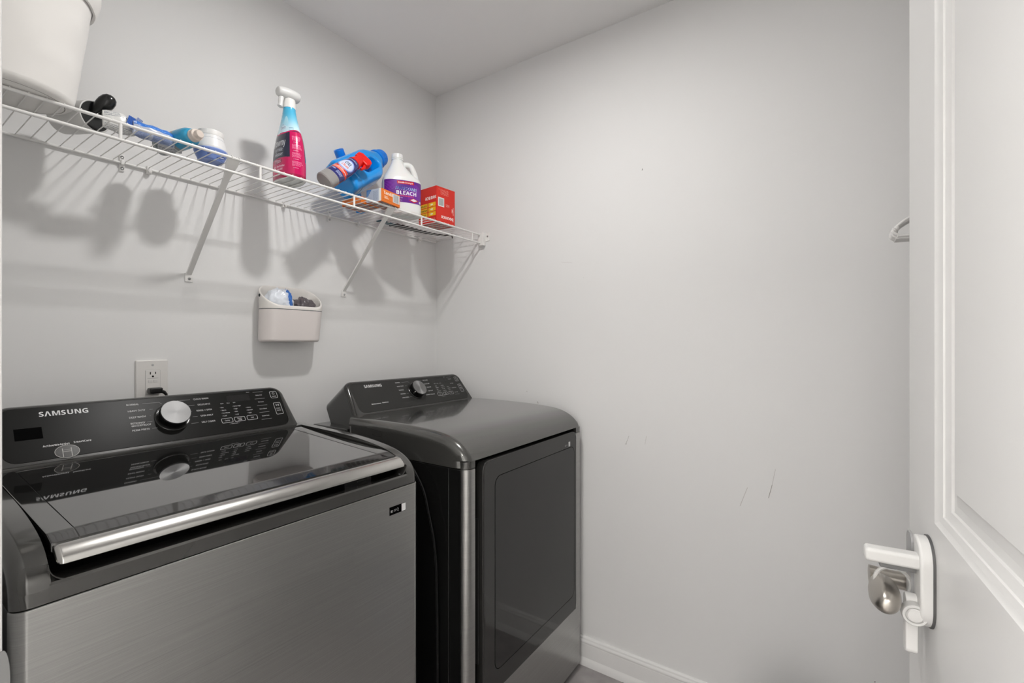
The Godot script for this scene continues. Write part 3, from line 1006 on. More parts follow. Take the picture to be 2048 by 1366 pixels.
func console_print(t: Node3D, f: Transform3D, wash: bool) -> void:
	var w := 0.566 if wash else 0.568
	var plate := Geo.new().extrude(rrect(w, 0.120, 0.022, 6, Vector2(0.0, 0.0645)), -0.001, 0.0008, 0.0, 0.0006, 1)
	put("control_panel", plate.xf(f), M.panel_gloss if wash else M.panel_satin, t)
	var z := 0.0011
	var g := Geo.new()
	var dim := Geo.new()
	print_text(g, "SΛMSUNG", Vector2(-0.2245, 0.1018), 0.0112, 700, -1, 1.05, z)
	print_text(g, "ActiveWaterjet" if wash else "MoistureSensor", Vector2(-0.2265, 0.032), 0.0040, 700, -1, 1.0, z)
	print_text(g, "SmartCare", Vector2(-0.1800, 0.033), 0.0040, 700, -1, 1.0, z)
	var left := ["NORMAL", "HEAVY DUTY", "DEEP WASH", "BEDDING/", "PERM PRESS"] if wash else ["NORMAL", "HEAVY DUTY", "SANITIZE", "BEDDING", "PERM PRESS"]
	var right := ["QUICK WASH", "DELICATES", "RINSE + SPIN", "SPIN ONLY", "SELF CLEAN"] if wash else ["DELICATES", "QUICK DRY", "TIME DRY", "AIR FLUFF", "WRINKLE RELEASE"]
	for k in 5:
		var y := 0.1092 - k * 0.0168 + (0.0012 if wash and k == 3 else 0.0)
		var h := 0.0043
		print_text(g, left[k], Vector2(-0.0795, y), h, 400, -1, 1.05, z)
		if wash and k == 3:
			print_text(g, "WATERPROOF", Vector2(-0.0795, y - 0.0066), h, 400, -1, 1.05, z)
		print_text(g, right[k], Vector2(0.0925, y), h, 400, 1, 1.05, z)
		var ym := y + h / 2
		var lx: float = -0.0795 + [0.030, 0.041, 0.039, 0.030, 0.037][k]
		var rx: float = 0.0925 - [0.042, 0.036, 0.045, 0.036, 0.038][k] if wash else 0.0925 - [0.034, 0.034, 0.031, 0.031, 0.053][k]
		var ex: float = [0.013, 0.029, 0.0365, 0.036, 0.029][k]
		if k == 0:
			print_line(dim, Vector2(lx, ym), Vector2(-0.016, ym), 0.0006, z)
			print_line(dim, Vector2(-0.016, ym), Vector2(-0.011, ym - 0.0055), 0.0006, z)
			print_line(dim, Vector2(rx, ym), Vector2(0.0215, ym), 0.0006, z)
			print_line(dim, Vector2(0.0215, ym), Vector2(0.017, ym - 0.0055), 0.0006, z)
		else:
			print_line(dim, Vector2(lx, ym), Vector2(0.0035 - ex - 0.006, ym), 0.0006, z)
			if rx > 0.0035 + ex + 0.007:
				print_line(dim, Vector2(rx, ym), Vector2(0.0035 + ex + 0.006, ym), 0.0006, z)
	# option columns
	var cols := [[0.1155, 0.0795, ["Hot", "Warm", "Eco Warm", "Cold"]], [0.147, 0.0802, ["Extra High", "High", "Mid", "Low"]], [0.179, 0.0721, ["Heavy", "Normal", "Light"]]]
	if not wash:
		cols = [[0.1175, 0.0797, ["High", "Medium", "Low", "Extra Low"]], [0.151, 0.0797, ["Very Dry", "More Dry", "Normal", "Damp Dry"]], [0.184, 0.0717, ["Long", "Medium", "Short"]]]
	for c in cols:
		for i in c[2].size():
			print_text(g, c[2][i], Vector2(c[0], c[1] - i * 0.0083 - 0.0016), 0.0030, 400, -1, 1.0, z)
			print_line(dim, Vector2(c[0] - 0.0028, c[1] - i * 0.0083), Vector2(c[0] - 0.0014, c[1] - i * 0.0083), 0.0010, z)
	var keys := [[0.121, "Temp", ""], [0.1525, "Water", "Level"], [0.185, "Soil", ""]] if wash else [[0.121, "Temp", ""], [0.155, "Dry", "Level"], [0.189, "Time", ""]]
	for k in keys:
		print_frame(g, rrect(0.0275, 0.0135, 0.003, 3, Vector2(k[0], 0.0402)), 0.0008, z)
		if k[2]:
			print_text(g, k[1], Vector2(k[0], 0.0408), 0.0033, 400, 0, 1.0, z)
			print_text(g, k[2], Vector2(k[0], 0.0362), 0.0033, 400, 0, 1.0, z)
		else:
			print_text(g, k[1], Vector2(k[0], 0.0385), 0.0035, 400, 0, 1.0, z)
	print_text(g, "— Child Lock —", Vector2(0.1365, 0.0282), 0.0024, 400, 0, 1.1, z)
	for k in 3:
		print_text(g, (["Wash", "Rinse", "Spin"] if wash else ["Sensing", "Drying", "Cooling"])[k], Vector2([0.1165, 0.1325, 0.1480][k], 0.0900), 0.0024, 400, -1, 1.0, z)
	print_text(g, "Hours", Vector2(0.1905, 0.1180), 0.0024, 400, -1, 1.0, z)
	var opts := ["Delay End", "Pre Soak", "Extra Rinse", "Smart Care"] if wash else ["Damp Alert", "Drum Light", "Wrinkle Prevent", "Smart Care"]
	for k in 4:
		print_text(g, opts[k], Vector2(0.2215, 0.1056 - k * 0.0222), 0.0030, 400, 0, 1.0, z)
	for k in 5:
		if wash or k == 0 or k == 4:
			print_line(dim, Vector2(0.2075, 0.1172 - k * 0.0218), Vector2(0.2355, 0.1172 - k * 0.0218), 0.0007, z)
	# start and power keys
	var kx := 0.2635
	print_frame(g, rrect(0.0205, 0.0225, 0.004, 4, Vector2(kx, 0.1042)), 0.0008, z)
	print_frame(g, rrect(0.0205, 0.038, 0.003, 4, Vector2(kx, 0.0585)), 0.0008, z)
	for k in 13:
		var a0 := PI * 0.5 + 0.5 + (TAU - 1.0) * k / 13
		var a1 := PI * 0.5 + 0.5 + (TAU - 1.0) * (k + 1) / 13
		print_line(g, Vector2(kx + cos(a0) * 0.0032, 0.1080 + sin(a0) * 0.0032), Vector2(kx + cos(a1) * 0.0032, 0.1080 + sin(a1) * 0.0032), 0.0006, z)
	print_line(g, Vector2(kx, 0.1085), Vector2(kx, 0.1122), 0.0006, z)
	print_text(g, "POWER", Vector2(kx, 0.0972), 0.0030, 400, 0, 1.0, z)
	print_frame(g, PackedVector2Array([Vector2(kx - 0.004, 0.0665), Vector2(kx + 0.0005, 0.0695), Vector2(kx - 0.004, 0.0725)]), 0.0006, z)
	print_line(g, Vector2(kx + 0.0024, 0.0665), Vector2(kx + 0.0024, 0.0725), 0.0008, z)
	print_line(g, Vector2(kx + 0.0044, 0.0665), Vector2(kx + 0.0044, 0.0725), 0.0008, z)
	print_text(g, "START", Vector2(kx, 0.0570), 0.0032, 400, 0, 1.0, z)
	print_text(g, "PAUSE", Vector2(kx, 0.0505), 0.0032, 400, 0, 1.0, z)
	put("lettering", g.xf(f), M.ink, t, "white printed words and key outlines")
	put("guide_line", dim.xf(f), M.ink2, t).set_meta("kind", "stuff")
	put("display", Geo.new().box(Vector3(0.165, 0.1035, 0.0009), Vector3(0.060, 0.020, 0.0004), 0.0001, 1).xf(f), M.display, t)
	knob(t, f, M.dial_side, not wash)
	if wash:
		# dark data sticker at the left end and a clear oval badge with an H at the foot
		put("data_sticker", Geo.new().box(Vector3(-0.2435, 0.0655, 0.0009), Vector3(0.040, 0.026, 0.0004), 0.0001, 1).xf(f), M.void, t)
		var clear := mat(Color(0.62, 0.61, 0.59), 0.3)
		put("oval_badge", Geo.new().extrude(oval(0.0192, 0.0148, Vector2(-0.1921, 0.0162)), 0.0008, 0.0014, 0.0, 0.0003, 1).xf(f), mat(Color(0.22, 0.218, 0.21), 0.2), t, "oval badge with an H")
		var b := Geo.new()
		print_frame(b, oval(0.0192, 0.0148, Vector2(-0.1921, 0.0162)), 0.0009, 0.0016)
		print_line(b, Vector2(-0.1990, 0.0045), Vector2(-0.1990, 0.0240), 0.0012, 0.0016)
		print_line(b, Vector2(-0.1855, 0.0045), Vector2(-0.1855, 0.0240), 0.0012, 0.0016)
		print_line(b, Vector2(-0.1990, 0.0160), Vector2(-0.1855, 0.0160), 0.0010, 0.0016)
		print_line(b, Vector2(-0.1990, 0.0200), Vector2(-0.1855, 0.0200), 0.0005, 0.0016)
		put("badge_print", b.xf(f), clear, t)

func oval(rx: float, ry: float, c: Vector2) -> PackedVector2Array:
	var q := PackedVector2Array()
	for i in 36:
		q.append(c + Vector2(cos(TAU * i / 36) * rx, sin(TAU * i / 36) * ry))
	return q

func dryer() -> void:
	var x0 := 0.950
	var x1 := 1.634
	var zf := -0.7925
	var t := thing("clothes_dryer", "front loading dryer with dark grey top and square door", "dryer", Vector3.ZERO)
	put("cabinet", Geo.new().box(Vector3((x0 + x1) / 2, 0.4645, (-0.859 - 1.49) / 2), Vector3(x1 - x0 - 0.002, 0.879, 1.49 - 0.859), 0.002), M.side, t)
	put("front_frame", Geo.new().box(Vector3((x0 + x1) / 2, 0.4645, (-0.8145 - 0.8575) / 2), Vector3(x1 - x0 - 0.001, 0.879, 0.043), 0.0015), M.side, t)
	for k in 4:
		put("foot", Geo.new().lathe([Vector2(0.022, 0.0), Vector2(0.022, 0.012), Vector2(0.012, 0.013), Vector2(0.012, 0.026)], 16).xf(Transform3D(Basis.IDENTITY, Vector3([x0 + 0.06, x1 - 0.06][k % 2], 0, [-0.86, -1.44][k / 2]))), M.black, t)
	# steel face: two upright corner strips and a wide panel below the door
	var r := 0.021
	var full := plan(x0, x1, zf, zf - 0.0225, r)
	var low := upright(full, 0.025, 0.2475, 0.002, 0.0015, 2)
	for e in 2:
		var s := PackedVector2Array()
		for p in full:
			if (e == 0 and p.x < 1.2) or (e == 1 and p.x > 1.2):
				s.append(p)
		if e == 0:
			s.append(Vector2(0.9838, zf)); s.append(Vector2(0.9838, zf - 0.0225))
		else:
			s.insert(0, Vector2(1.5855, zf)); s.insert(0, Vector2(1.5855, zf - 0.0225))
		low.add(upright(s, 0.2475, 0.9055, 0.0, 0.0012, 2))
		put("cap_leg", upright(s, 0.9072, 0.9262), M.shell, t)
	low.planar(Vector3(1.6, 0, 0), Vector3(0, -3.2, 0), Vector3.ZERO)
	put("front_panel", low, M.steel, t, "brushed steel strips round the door")
	# dark well behind the door
	put("door_well", Geo.new().box(Vector3(1.285, 0.586, -0.8285), Vector3(0.602, 0.682, 0.028), 0.0), M.void, t)
	# door: slab, recessed line and inner window
	var dr := Node3D.new()
	dr.name = "door"
	t.add_child(dr)
	var slab := Geo.new().extrude(rrect(0.5685, 0.6655, 0.028, 7, Vector2(1.2975, 0.5835)), -0.8135, -0.7880, 0.0, 0.004, 3)
	put("door_slab", slab, M.door_slab, dr)
	var groove := rrect(0.496, 0.556, 0.027, 8, Vector2(1.3145, 0.5862))
	put("door_groove", Geo.new().extrude(groove, -0.790, -0.78785), M.void, dr)
	put("door_window", Geo.new().extrude(rrect(0.4925, 0.5525, 0.0255, 8, Vector2(1.3145, 0.5862)), -0.789, -0.78745, 0.0, 0.0006, 1), M.door_glass, dr)
	put("door_edge", Geo.new().box(Vector3(1.0085, 0.56, -0.806), Vector3(0.005, 0.40, 0.012), 0.001), M.dark, dr)
	sticker(t, Vector3(1.5065, 0.8765, -0.7878), 0.044, 0.0185, false)
	# top cap
	var prof := [[-1.302, 1.0035], [-1.20, 1.0035], [-1.05, 1.0015], [-0.95, 0.9965], [-0.885, 0.989], [-0.845, 0.9765], [-0.818, 0.960], [-0.802, 0.943], [-0.7935, 0.9262]]
	var q := deck(prof)
	q.append_array(PackedVector2Array([Vector2(-0.815, 0.9255), Vector2(-0.815, 0.9065), Vector2(-1.302, 0.9065)]))
	put("top", across(q, x0, x1, 0.027, 0.027, 7, 0.945), M.top_paint, t)
	put("rear_deck", Geo.new().box(Vector3((x0 + x1) / 2, 0.935, -1.397), Vector3(x1 - x0 - 0.004, 0.056, 0.186), 0.004), M.shell_dark, t)
	# console on its raised housing
	var f := console_face(1.293, 1.003, -1.30, Vector2(-0.080, 0.108))
	console_body(t, f, 0.622, 0.1375)
	console_print(t, f, false)

	# flex lead hanging between the two machines
	var pts := smooth3([Vector3(0.928, 0.955, -1.20), Vector3(0.928, 0.93, -1.03), Vector3(0.928, 0.856, -0.942), Vector3(0.928, 0.7725, -0.909), Vector3(0.928, 0.682, -0.887), Vector3(0.928, 0.549, -0.880), Vector3(0.928, 0.30, -0.878), Vector3(0.926, 0.08, -0.88), Vector3(0.925, 0.006, -0.90)], 6)
	tag(put("hose", Geo.new().tube(pts, 0.0032, 8), M.black), "thin black hose hanging in the gap between washer and dryer", "hose")

# ---------------------------------------------------------------- wire shelf
func wire_shelf() -> void:
	var t := thing("wire_shelf", "long white wire shelf fixed to the wall above the machines", "shelf", Vector3.ZERO)
	var xa := LEFT + 0.004
	var xb := 1.655
	var zf := -1.298
	var zb := -1.5765
	var y := 1.7290
	var rod := func(a: Vector3, b: Vector3, r: float, seg := 10) -> Geo:
		return Geo.new().tube([a, b], r, seg)
	put("rail", rod.call(Vector3(xa, y, zf), Vector3(xb, y, zf), 0.0036), M.wire, t)
	put("rail", rod.call(Vector3(xa, 1.692, zf), Vector3(xb, 1.692, zf), 0.0036), M.wire, t)
	put("rail", rod.call(Vector3(xa, y - 0.001, zb), Vector3(xb, y - 0.001, zb), 0.0036), M.wire, t)
	put("rail", rod.call(Vector3(xa, y - 0.001, -1.402), Vector3(xb, y - 0.001, -1.402), 0.0024, 8), M.wire, t)
	for k in 5:
		put("post", rod.call(Vector3(0.365 + 0.3065 * k, 1.692, zf), Vector3(0.365 + 0.3065 * k, y, zf), 0.0034), M.wire, t)
	var w: ArrayMesh = Geo.new().tube([Vector3(0, 0.0032, 0.0035), Vector3(0, 0.0032, zb - zf), Vector3(0, 0.0012, zb - zf - 0.0035)], 0.00125, 6).mesh()
	var x := 0.0925
	while x < xb - 0.004:
		var o := put("wire", w, M.wire, t)
		o.position = Vector3(x, y, zf)
		x += 0.02582
	# diagonal braces
	for bx in [0.6066, 1.1429]:
		var br := Node3D.new()
		br.name = "brace" if not t.has_node("brace") else "brace_001"
		t.add_child(br)
		var bar := PackedVector2Array()
		for p in [[-1.582, 1.436], [-1.575, 1.436], [-1.5745, 1.446], [-1.315, 1.7125], [-1.296, 1.7235], [-1.293, 1.7345], [-1.302, 1.7365], [-1.306, 1.731], [-1.330, 1.7140], [-1.5805, 1.4555]]:
			bar.append(Vector2(p[0], p[1]))
		# folded strip: flat web with two flanges
		var g := Geo.new()
		var a := Vector3(0, 1.449, -1.5785)
		var b := Vector3(0, 1.7225, -1.312)
		var d := (b - a).normalized()
		var n := Vector3(0, -d.z, d.y)
		var rings := []
		for k in 7:
			var s: float = [0.0, 0.04, 0.80, 0.88, 0.94, 0.98, 1.03][k]
			var half: float = [0.0065, 0.0068, 0.0070, 0.0080, 0.0115, 0.0145, 0.0150][k]
			var c := a + (b - a) * s
			rings.append(PackedVector3Array([c + Vector3(-half, 0, 0) - n * 0.0045, c + Vector3(half, 0, 0) - n * 0.0045, c + Vector3(half, 0, 0) + n * 0.0015, c + Vector3(-half, 0, 0) + n * 0.0015]))
		g.loft(rings)
		g.xf(Transform3D(Basis.IDENTITY, Vector3(bx, 0, 0)))
		put("strut", g, M.wire, br)
		for s in [-1, 1]:
			var hk := []
			for k in 7:
				var an := lerpf(-0.7, PI * 0.95, k / 6.0)
				hk.append(Vector3(bx + s * 0.009, y + sin(an) * 0.0052, zf + cos(an) * 0.0052))
			put("hook", Geo.new().tube(hk, 0.0014, 6), M.wire, br)
		put("foot_plate", Geo.new().box(Vector3(bx, 1.4385, -1.5812), Vector3(0.021, 0.026, 0.0032), 0.001), M.wire, br)
		screw(br, Vector3(bx + 0.001, 1.435, -1.5795))
	# clips on the back rail
	for cx in [0.4472, 1.0765]:
		var c := clip_node(t, "rail_anchor")
		put("plate", Geo.new().box(Vector3(cx, 1.7285, -1.5805), Vector3(0.011, 0.046, 0.005), 0.0018), M.wire, c)
		put("saddle", Geo.new().box(Vector3(cx, 1.7285, -1.5745), Vector3(0.010, 0.014, 0.010), 0.003), M.wire, c)
		screw(c, Vector3(cx, 1.7435, -1.5775))
		screw(c, Vector3(cx, 1.7135, -1.5775))
	for cx in [0.1750, 0.5055, 0.8966, 1.2098, 1.5450]:
		var c := clip_node(t, "rail_clip")
		put("saddle", Geo.new().box(Vector3(cx, 1.7255, -1.5755), Vector3(0.012, 0.022, 0.013), 0.0025), M.wire, c)
		put("peg", Geo.new().lathe([Vector2(0.0042, 0.0), Vector2(0.0042, 0.004), Vector2(0.002, 0.005), Vector2(0.0, 0.005)], 14).xf(Transform3D(Basis(Vector3.RIGHT, Vector3(0, 0, 1), Vector3(0, -1, 0)), Vector3(cx + 0.001, 1.7205, -1.569))), M.plate, c)
	# end bracket on the right wall
	var e := Node3D.new()
	e.name = "end_bracket"
	t.add_child(e)
	put("cup", Geo.new().box(Vector3(RIGHT - 0.0105, 1.7080, -1.294), Vector3(0.019, 0.056, 0.030), 0.002), M.wire, e)
	put("flange", Geo.new().box(Vector3(RIGHT - 0.0015, 1.7180, -1.270), Vector3(0.003, 0.036, 0.026), 0.001), M.wire, e)
	put("screw", Geo.new().lathe([Vector2(0.0042, 0.0), Vector2(0.0036, 0.0018), Vector2(0.0, 0.0022)], 14).xf(Transform3D(Basis(Vector3.UP, Vector3(-1, 0, 0), Vector3(0, 0, 1)), Vector3(RIGHT - 0.003, 1.7210, -1.268))), M.screw, e)

func clip_node(t: Node3D, called: String) -> Node3D:
	var c := Node3D.new()
	c.name = called
	t.add_child(c, true)
	return c

func screw(p: Node3D, at: Vector3) -> void:
	put("screw", Geo.new().lathe([Vector2(0.0042, 0.0), Vector2(0.0040, 0.0014), Vector2(0.0024, 0.0026), Vector2(0.0016, 0.0012), Vector2(0.0, 0.001)], 14).xf(Transform3D(Basis(Vector3.RIGHT, Vector3(0, 0, 1), Vector3(0, -1, 0)), at)), M.screw, p)

# ---------------------------------------------------------------- things on the shelf
# axes of a thing lying about: y runs along it, z faces "front" as nearly as it can
func lying(at: Vector3, along: Vector3, front: Vector3) -> Transform3D:
	var y := along.normalized()
	var z := (front - y * front.dot(y)).normalized()
	return Transform3D(Basis(y.cross(z), y, z), at)

# rings for a bottle: [height, half width, half depth, squareness, shift] ; texture runs once round from +x by -z
func bottle(rows: Array, seg := 40) -> Geo:
	var g := Geo.new()
	var rings := []
	for r in rows:
		var e: float = 2.0 / (r[3] if r.size() > 3 else 2.0)
		var sx: float = r[4] if r.size() > 4 else 0.0
		var ring := PackedVector3Array()
		for i in seg:
			var a := -TAU * i / seg
			var c := cos(a)
			var s := sin(a)
			ring.append(Vector3(sx + signf(c) * pow(absf(c), e) * r[1], r[0], signf(s) * pow(absf(s), e) * r[2]))
		rings.append(ring)
	var lo: float = rows[0][0]
	var hi: float = rows[-1][0]
	for k in rows.size() - 1:
		var a: PackedVector3Array = rings[k]
		var b: PackedVector3Array = rings[k + 1]
		var va: float = 1.0 - (rows[k][0] - lo) / (hi - lo)
		var vb: float = 1.0 - (rows[k + 1][0] - lo) / (hi - lo)
		for i in seg:
			var j := (i + 1) % seg
			var u0 := float(i) / seg
			var u1 := float(i + 1) / seg
			g.quad(a[i], a[j], b[j], b[i], Vector2(u0, va), Vector2(u1, va), Vector2(u1, vb), Vector2(u0, vb))
	g.fan(rings[0], true)
	g.fan(rings[-1], false)
	return g

# extra stations so that profiles given by a few points come out smooth
func rows_of(pts: Array, steps := 5) -> Array:
	var out := []
	for q in pts:
		while q.size() < 5:
			q.append(2.0 if q.size() == 3 else 0.0)
	for i in pts.size() - 1:
		var p0: Array = pts[maxi(i - 1, 0)]
		var p1: Array = pts[i]
		var p2: Array = pts[i + 1]
		var p3: Array = pts[mini(i + 2, pts.size() - 1)]
		for k in steps:
			var s := float(k) / steps
			var row := []
			for c in p1.size():
				row.append(lerpf(p1[c], p2[c], s) if c == 0 else cubic_interpolate(p1[c], p2[c], p0[c], p3[c], s))
			out.append(row)
	out.append(pts[-1])
	return out

func shelf_goods_left() -> void:
	var rng := RandomNumberGenerator.new()
	rng.seed = 77
	# --- cloth basket at the left end
	var b := thing("storage_basket", "tall cream cloth basket with a rolled rim at the left end of the wire shelf", "basket", Vector3(0, SHELF + 0.0005, 0))
	var cloth := mat(Color(0.93, 0.92, 0.905), 0.95, 0.0, {"rim_enabled": true, "rim": 0.35})
	cloth.normal_enabled = true
	cloth.normal_texture = noise_tex(512, 0.25, 8, [], true, 2.5, 2)
	cloth.normal_scale = 0.4
	cloth.uv1_triplanar = true
	cloth.uv1_scale = Vector3(16, 16, 16)
	var n := FastNoiseLite.new()
	n.seed = 4
	n.frequency = 7.0
	var ring := func(y: float, inset: float) -> PackedVector3Array:
		var s := clampf(y / 0.27, 0, 1)
		var rx := lerpf(0.107, 0.127, s) - inset
		var rz := lerpf(0.088, 0.112, s) - inset
		var r := PackedVector3Array()
		for i in 72:
			var a := -TAU * i / 72
			var p := Vector3(lerpf(0.189, 0.2085, s) + cos(a) * rx, y, lerpf(-1.345, -1.352, s) + sin(a) * rz)
			var w: float = n.get_noise_3d(p.x, p.y * 1.6, p.z) * 0.006 * smoothstep(0.0, 0.06, y)
			r.append(p + Vector3(cos(a) * w, 0, sin(a) * w))
		return r
	var rings := []
	for k in 4:
		rings.append(ring.call(0.012 * (1 - cos(PI / 2 * k / 3)) + 0.0, 0.012 * (1 - sin(PI / 2 * k / 3))))
	for k in 17:
		rings.append(ring.call(lerpf(0.014, 0.262, k / 16.0), 0.0))
	var side := Geo.new().loft(rings, true, true, false)
	rings.reverse()
	var inner := []
	for k in 12:
		inner.append(ring.call(lerpf(0.262, 0.01, k / 11.0), 0.005))
	side.loft([rings[0], inner[0]], true, false, false)
	side.loft(inner, true, false, true)
	put("cloth_side", side, cloth, b)
	var cuff := []
	for k in 11:
		var a := TAU * k / 10
		cuff.append(ring.call(0.246 - sin(a) * 0.026, -0.0045 - cos(a) * 0.0075))
	put("rolled_rim", Geo.new().loft(cuff, true, false, false), cloth, b)
	var seam := []
	for k in 40:
		var a := -TAU * k / 40
		seam.append(Vector3(0.189 + cos(a) * 0.094, 0.0008, -1.345 + sin(a) * 0.075))
	seam.append(seam[0])
	put("base_seam", Geo.new().tube(seam, 0.0012, 6), mat(Color(0.62, 0.6, 0.58), 0.9), b)

	# --- white canister on its side, black inside, black knob in its mouth
	var c := thing("canister", "white canister on its side with black mouth and black stopper, beside the basket", "canister")
	c.transform = lying(Vector3(0.309, SHELF + 0.0358, -1.498), Vector3(0.44, 0.0, 0.90), Vector3(0.3, 1, 0))
	var cw := mat(Color(0.88, 0.877, 0.868), 0.45)
	put("body", Geo.new().lathe([Vector2(0.029, 0.0), Vector2(0.0325, 0.003), Vector2(0.0345, 0.03), Vector2(0.0352, 0.092), Vector2(0.0350, 0.0945), Vector2(0.0335, 0.0955), Vector2(0.0322, 0.0945), Vector2(0.031, 0.060), Vector2(0.0, 0.060)], 48), cw, c)
	var gb := mat(grey(0.09), 0.22)
	put("lining", Geo.new().lathe([Vector2(0.0317, 0.0945), Vector2(0.0300, 0.080), Vector2(0.0, 0.076)], 40), mat(grey(0.10), 0.5), c)
	var kn := Geo.new().lathe([Vector2(0.006, -0.006), Vector2(0.0085, 0.0), Vector2(0.0125, 0.012), Vector2(0.0155, 0.026), Vector2(0.0162, 0.036), Vector2(0.0148, 0.046), Vector2(0.011, 0.053), Vector2(0.005, 0.0568), Vector2(0.0002, 0.0575)], 32)
	kn.xf(c.transform.affine_inverse() * lying(Vector3(0.3480, 1.7745, -1.410), Vector3(0.028, 0.044, 0.026), Vector3(0, 0, 1)))
	put("stopper", kn, gb, c, "black rounded stopper")
	put("plug", Geo.new().lathe([Vector2(0.016, 0.074), Vector2(0.016, 0.089), Vector2(0.012, 0.0925), Vector2(0.0, 0.0928)], 28, 0.8).xf(Transform3D(Basis.IDENTITY, Vector3(0.012, 0, -0.012))), mat(grey(0.05), 0.2), c)

	# --- foil pouches with small print
	var im := canvas(512, 256, Color(0.90, 0.90, 0.89))
	small_print(im, Rect2(20, 20, 300, 110), 12, Color(0.52, 0.53, 0.57), rng, 0.45)
	small_print(im, Rect2(20, 140, 460, 100), 12, Color(0.55, 0.56, 0.60), rng, 0.45)
	im.fill_rect(Rect2i(470, 60, 34, 130), Color(0.33, 0.42, 0.66))
	small_print(im, Rect2(340, 20, 120, 100), 9, Color(0.40, 0.45, 0.62), rng, 0.5)
	var p := thing("pouch", "white plastic pouch with dense small grey print, lying next to the canister", "pouch")
	p.transform = Transform3D(Basis(Vector3(0.93, 0.02, 0.36).normalized(), 0.10), Vector3(0.383, SHELF + 0.0225, -1.372))
	put("packet", pillow(0.060, 0.046, 0.030, 5), printed(im, 0.3), p)
	put("seal", seal_strip(0.030, 0.012).xf(Transform3D(Basis(Vector3.FORWARD, 0.5), Vector3(0.0335, 0.009, 0.002))), mat(Color(0.56, 0.62, 0.78), 0.3), p)
	im = canvas(512, 256, Color(0.74, 0.77, 0.84))
	im.fill_rect(Rect2i(0, 18, 512, 40), Color(0.20, 0.47, 0.83))
	draw_text(im, "oxi", tx(30, 24, -24), Color(0.92, 0.95, 1.0), 700)
	small_print(im, Rect2(120, 26, 360, 26), 2, Color(0.50, 0.70, 0.95), rng, 0.35)
	im.fill_rect(Rect2i(20, 168, 150, 80), Color(0.58, 0.64, 0.78))
	im.fill_rect(Rect2i(210, 168, 280, 80), Color(0.58, 0.64, 0.78))
	small_print(im, Rect2(26, 172, 140, 72), 9, Color(0.42, 0.47, 0.62), rng, 0.5)
	small_print(im, Rect2(216, 172, 268, 72), 9, Color(0.42, 0.47, 0.62), rng, 0.5)
	p = thing("pouch", "flat blue and white plastic pouch lying in the middle of the pouches", "pouch")
	p.transform = Transform3D(Basis(Vector3(1, 0, 0), 0.0) * Basis(Vector3.UP, 0.12), Vector3(0.448, SHELF + 0.0165, -1.361))
	put("packet", pillow(0.088, 0.036, 0.032, 9), printed(im, 0.28), p)
	put("seal", seal_strip(0.028, 0.014).xf(Transform3D(Basis(Vector3.BACK, -0.25), Vector3(-0.048, 0.010, 0.0))), mat(Color(0.23, 0.40, 0.72), 0.3), p)
	im = canvas(256, 256, Color(0.80, 0.81, 0.82))
	small_print(im, Rect2(8, 8, 240, 240), 18, Color(0.48, 0.49, 0.52), rng, 0.45)
	p = thing("pouch", "small crumpled grey pouch with dark print beside the teal bottle", "pouch")
	p.transform = Transform3D(Basis(Vector3.UP, -0.35) * Basis(Vector3.RIGHT, 0.35), Vector3(0.494, SHELF + 0.0145, -1.398))
	put("packet", pillow(0.050, 0.030, 0.028, 21), printed(im, 0.25), p)

	# --- small teal bottle lying down, cream cap towards the room
	var t := thing("bottle", "small teal bottle lying down with its cream cap pointing into the room", "bottle")
	t.transform = lying(Vector3(0.4935, SHELF + 0.0255, -1.452), Vector3(0.21, 0.045, 1.0), Vector3(0, 1, 0))
	t.basis = t.basis.scaled_local(Vector3(1.27, 1.16, 1.27))
	im = canvas(512, 256, Color(0.20, 0.61, 0.77))
	im.fill_rect(Rect2i(0, 96, 512, 160), Color(0.52, 0.56, 0.57))
	im.fill_rect(Rect2i(0, 118, 512, 10), Color(0.75, 0.76, 0.76))
	im.fill_rect(Rect2i(300, 128, 212, 120), Color(0.22, 0.24, 0.25))
	im.fill_rect(Rect2i(0, 236, 512, 4), Color(0.75, 0.77, 0.78))
	small_print(im, Rect2(10, 140, 250, 90), 8, Color(0.25, 0.28, 0.30), rng, 0.5)
	put("body", bottle(rows_of([[0.0, 0.0165, 0.0165], [0.003, 0.0192, 0.0192], [0.02, 0.0195, 0.0195], [0.075, 0.0195, 0.0195], [0.095, 0.0185, 0.0185], [0.105, 0.0155, 0.0155], [0.110, 0.011, 0.011]], 4)), printed(im, 0.18), t)
	put("cap", Geo.new().lathe([Vector2(0.0, 0.1085), Vector2(0.0118, 0.109), Vector2(0.0122, 0.1125), Vector2(0.0112, 0.114), Vector2(0.0118, 0.115), Vector2(0.0112, 0.122), Vector2(0.0082, 0.1235), Vector2(0.0080, 0.131), Vector2(0.0068, 0.1325), Vector2(0.0, 0.1328)], 28), mat(Color(0.85, 0.80, 0.76), 0.4), t)

	# --- white tub with a blue lower half
	im = canvas(512, 256, Color(0.90, 0.90, 0.90))
	for y in 256:
		if y > 150:
			im.fill_rect(Rect2i(0, y, 512, 1), Color(0.47, 0.57, 0.82))
	im.fill_rect(Rect2i(0, 144, 512, 7), Color(0.62, 0.70, 0.90))
	draw_text(im, "9", tx(330, 216, 44, -0.2), Color(0.16, 0.22, 0.50), 700)
	fill_oval(im, Vector2(420, 222), 36, 12, Color(0.24, 0.32, 0.58), -0.35)
	fill_oval(im, Vector2(428, 220), 20, 5, Color(0.80, 0.85, 0.95), -0.35)
	im.fill_rect(Rect2i(0, 40, 512, 3), Color(0.62, 0.64, 0.68))
	t = thing("tub", "round white plastic tub with a blue lower half, standing behind the teal bottle", "tub", Vector3(0.5865, SHELF + 0.0004, -1.392))
	t.scale = Vector3.ONE * 0.83
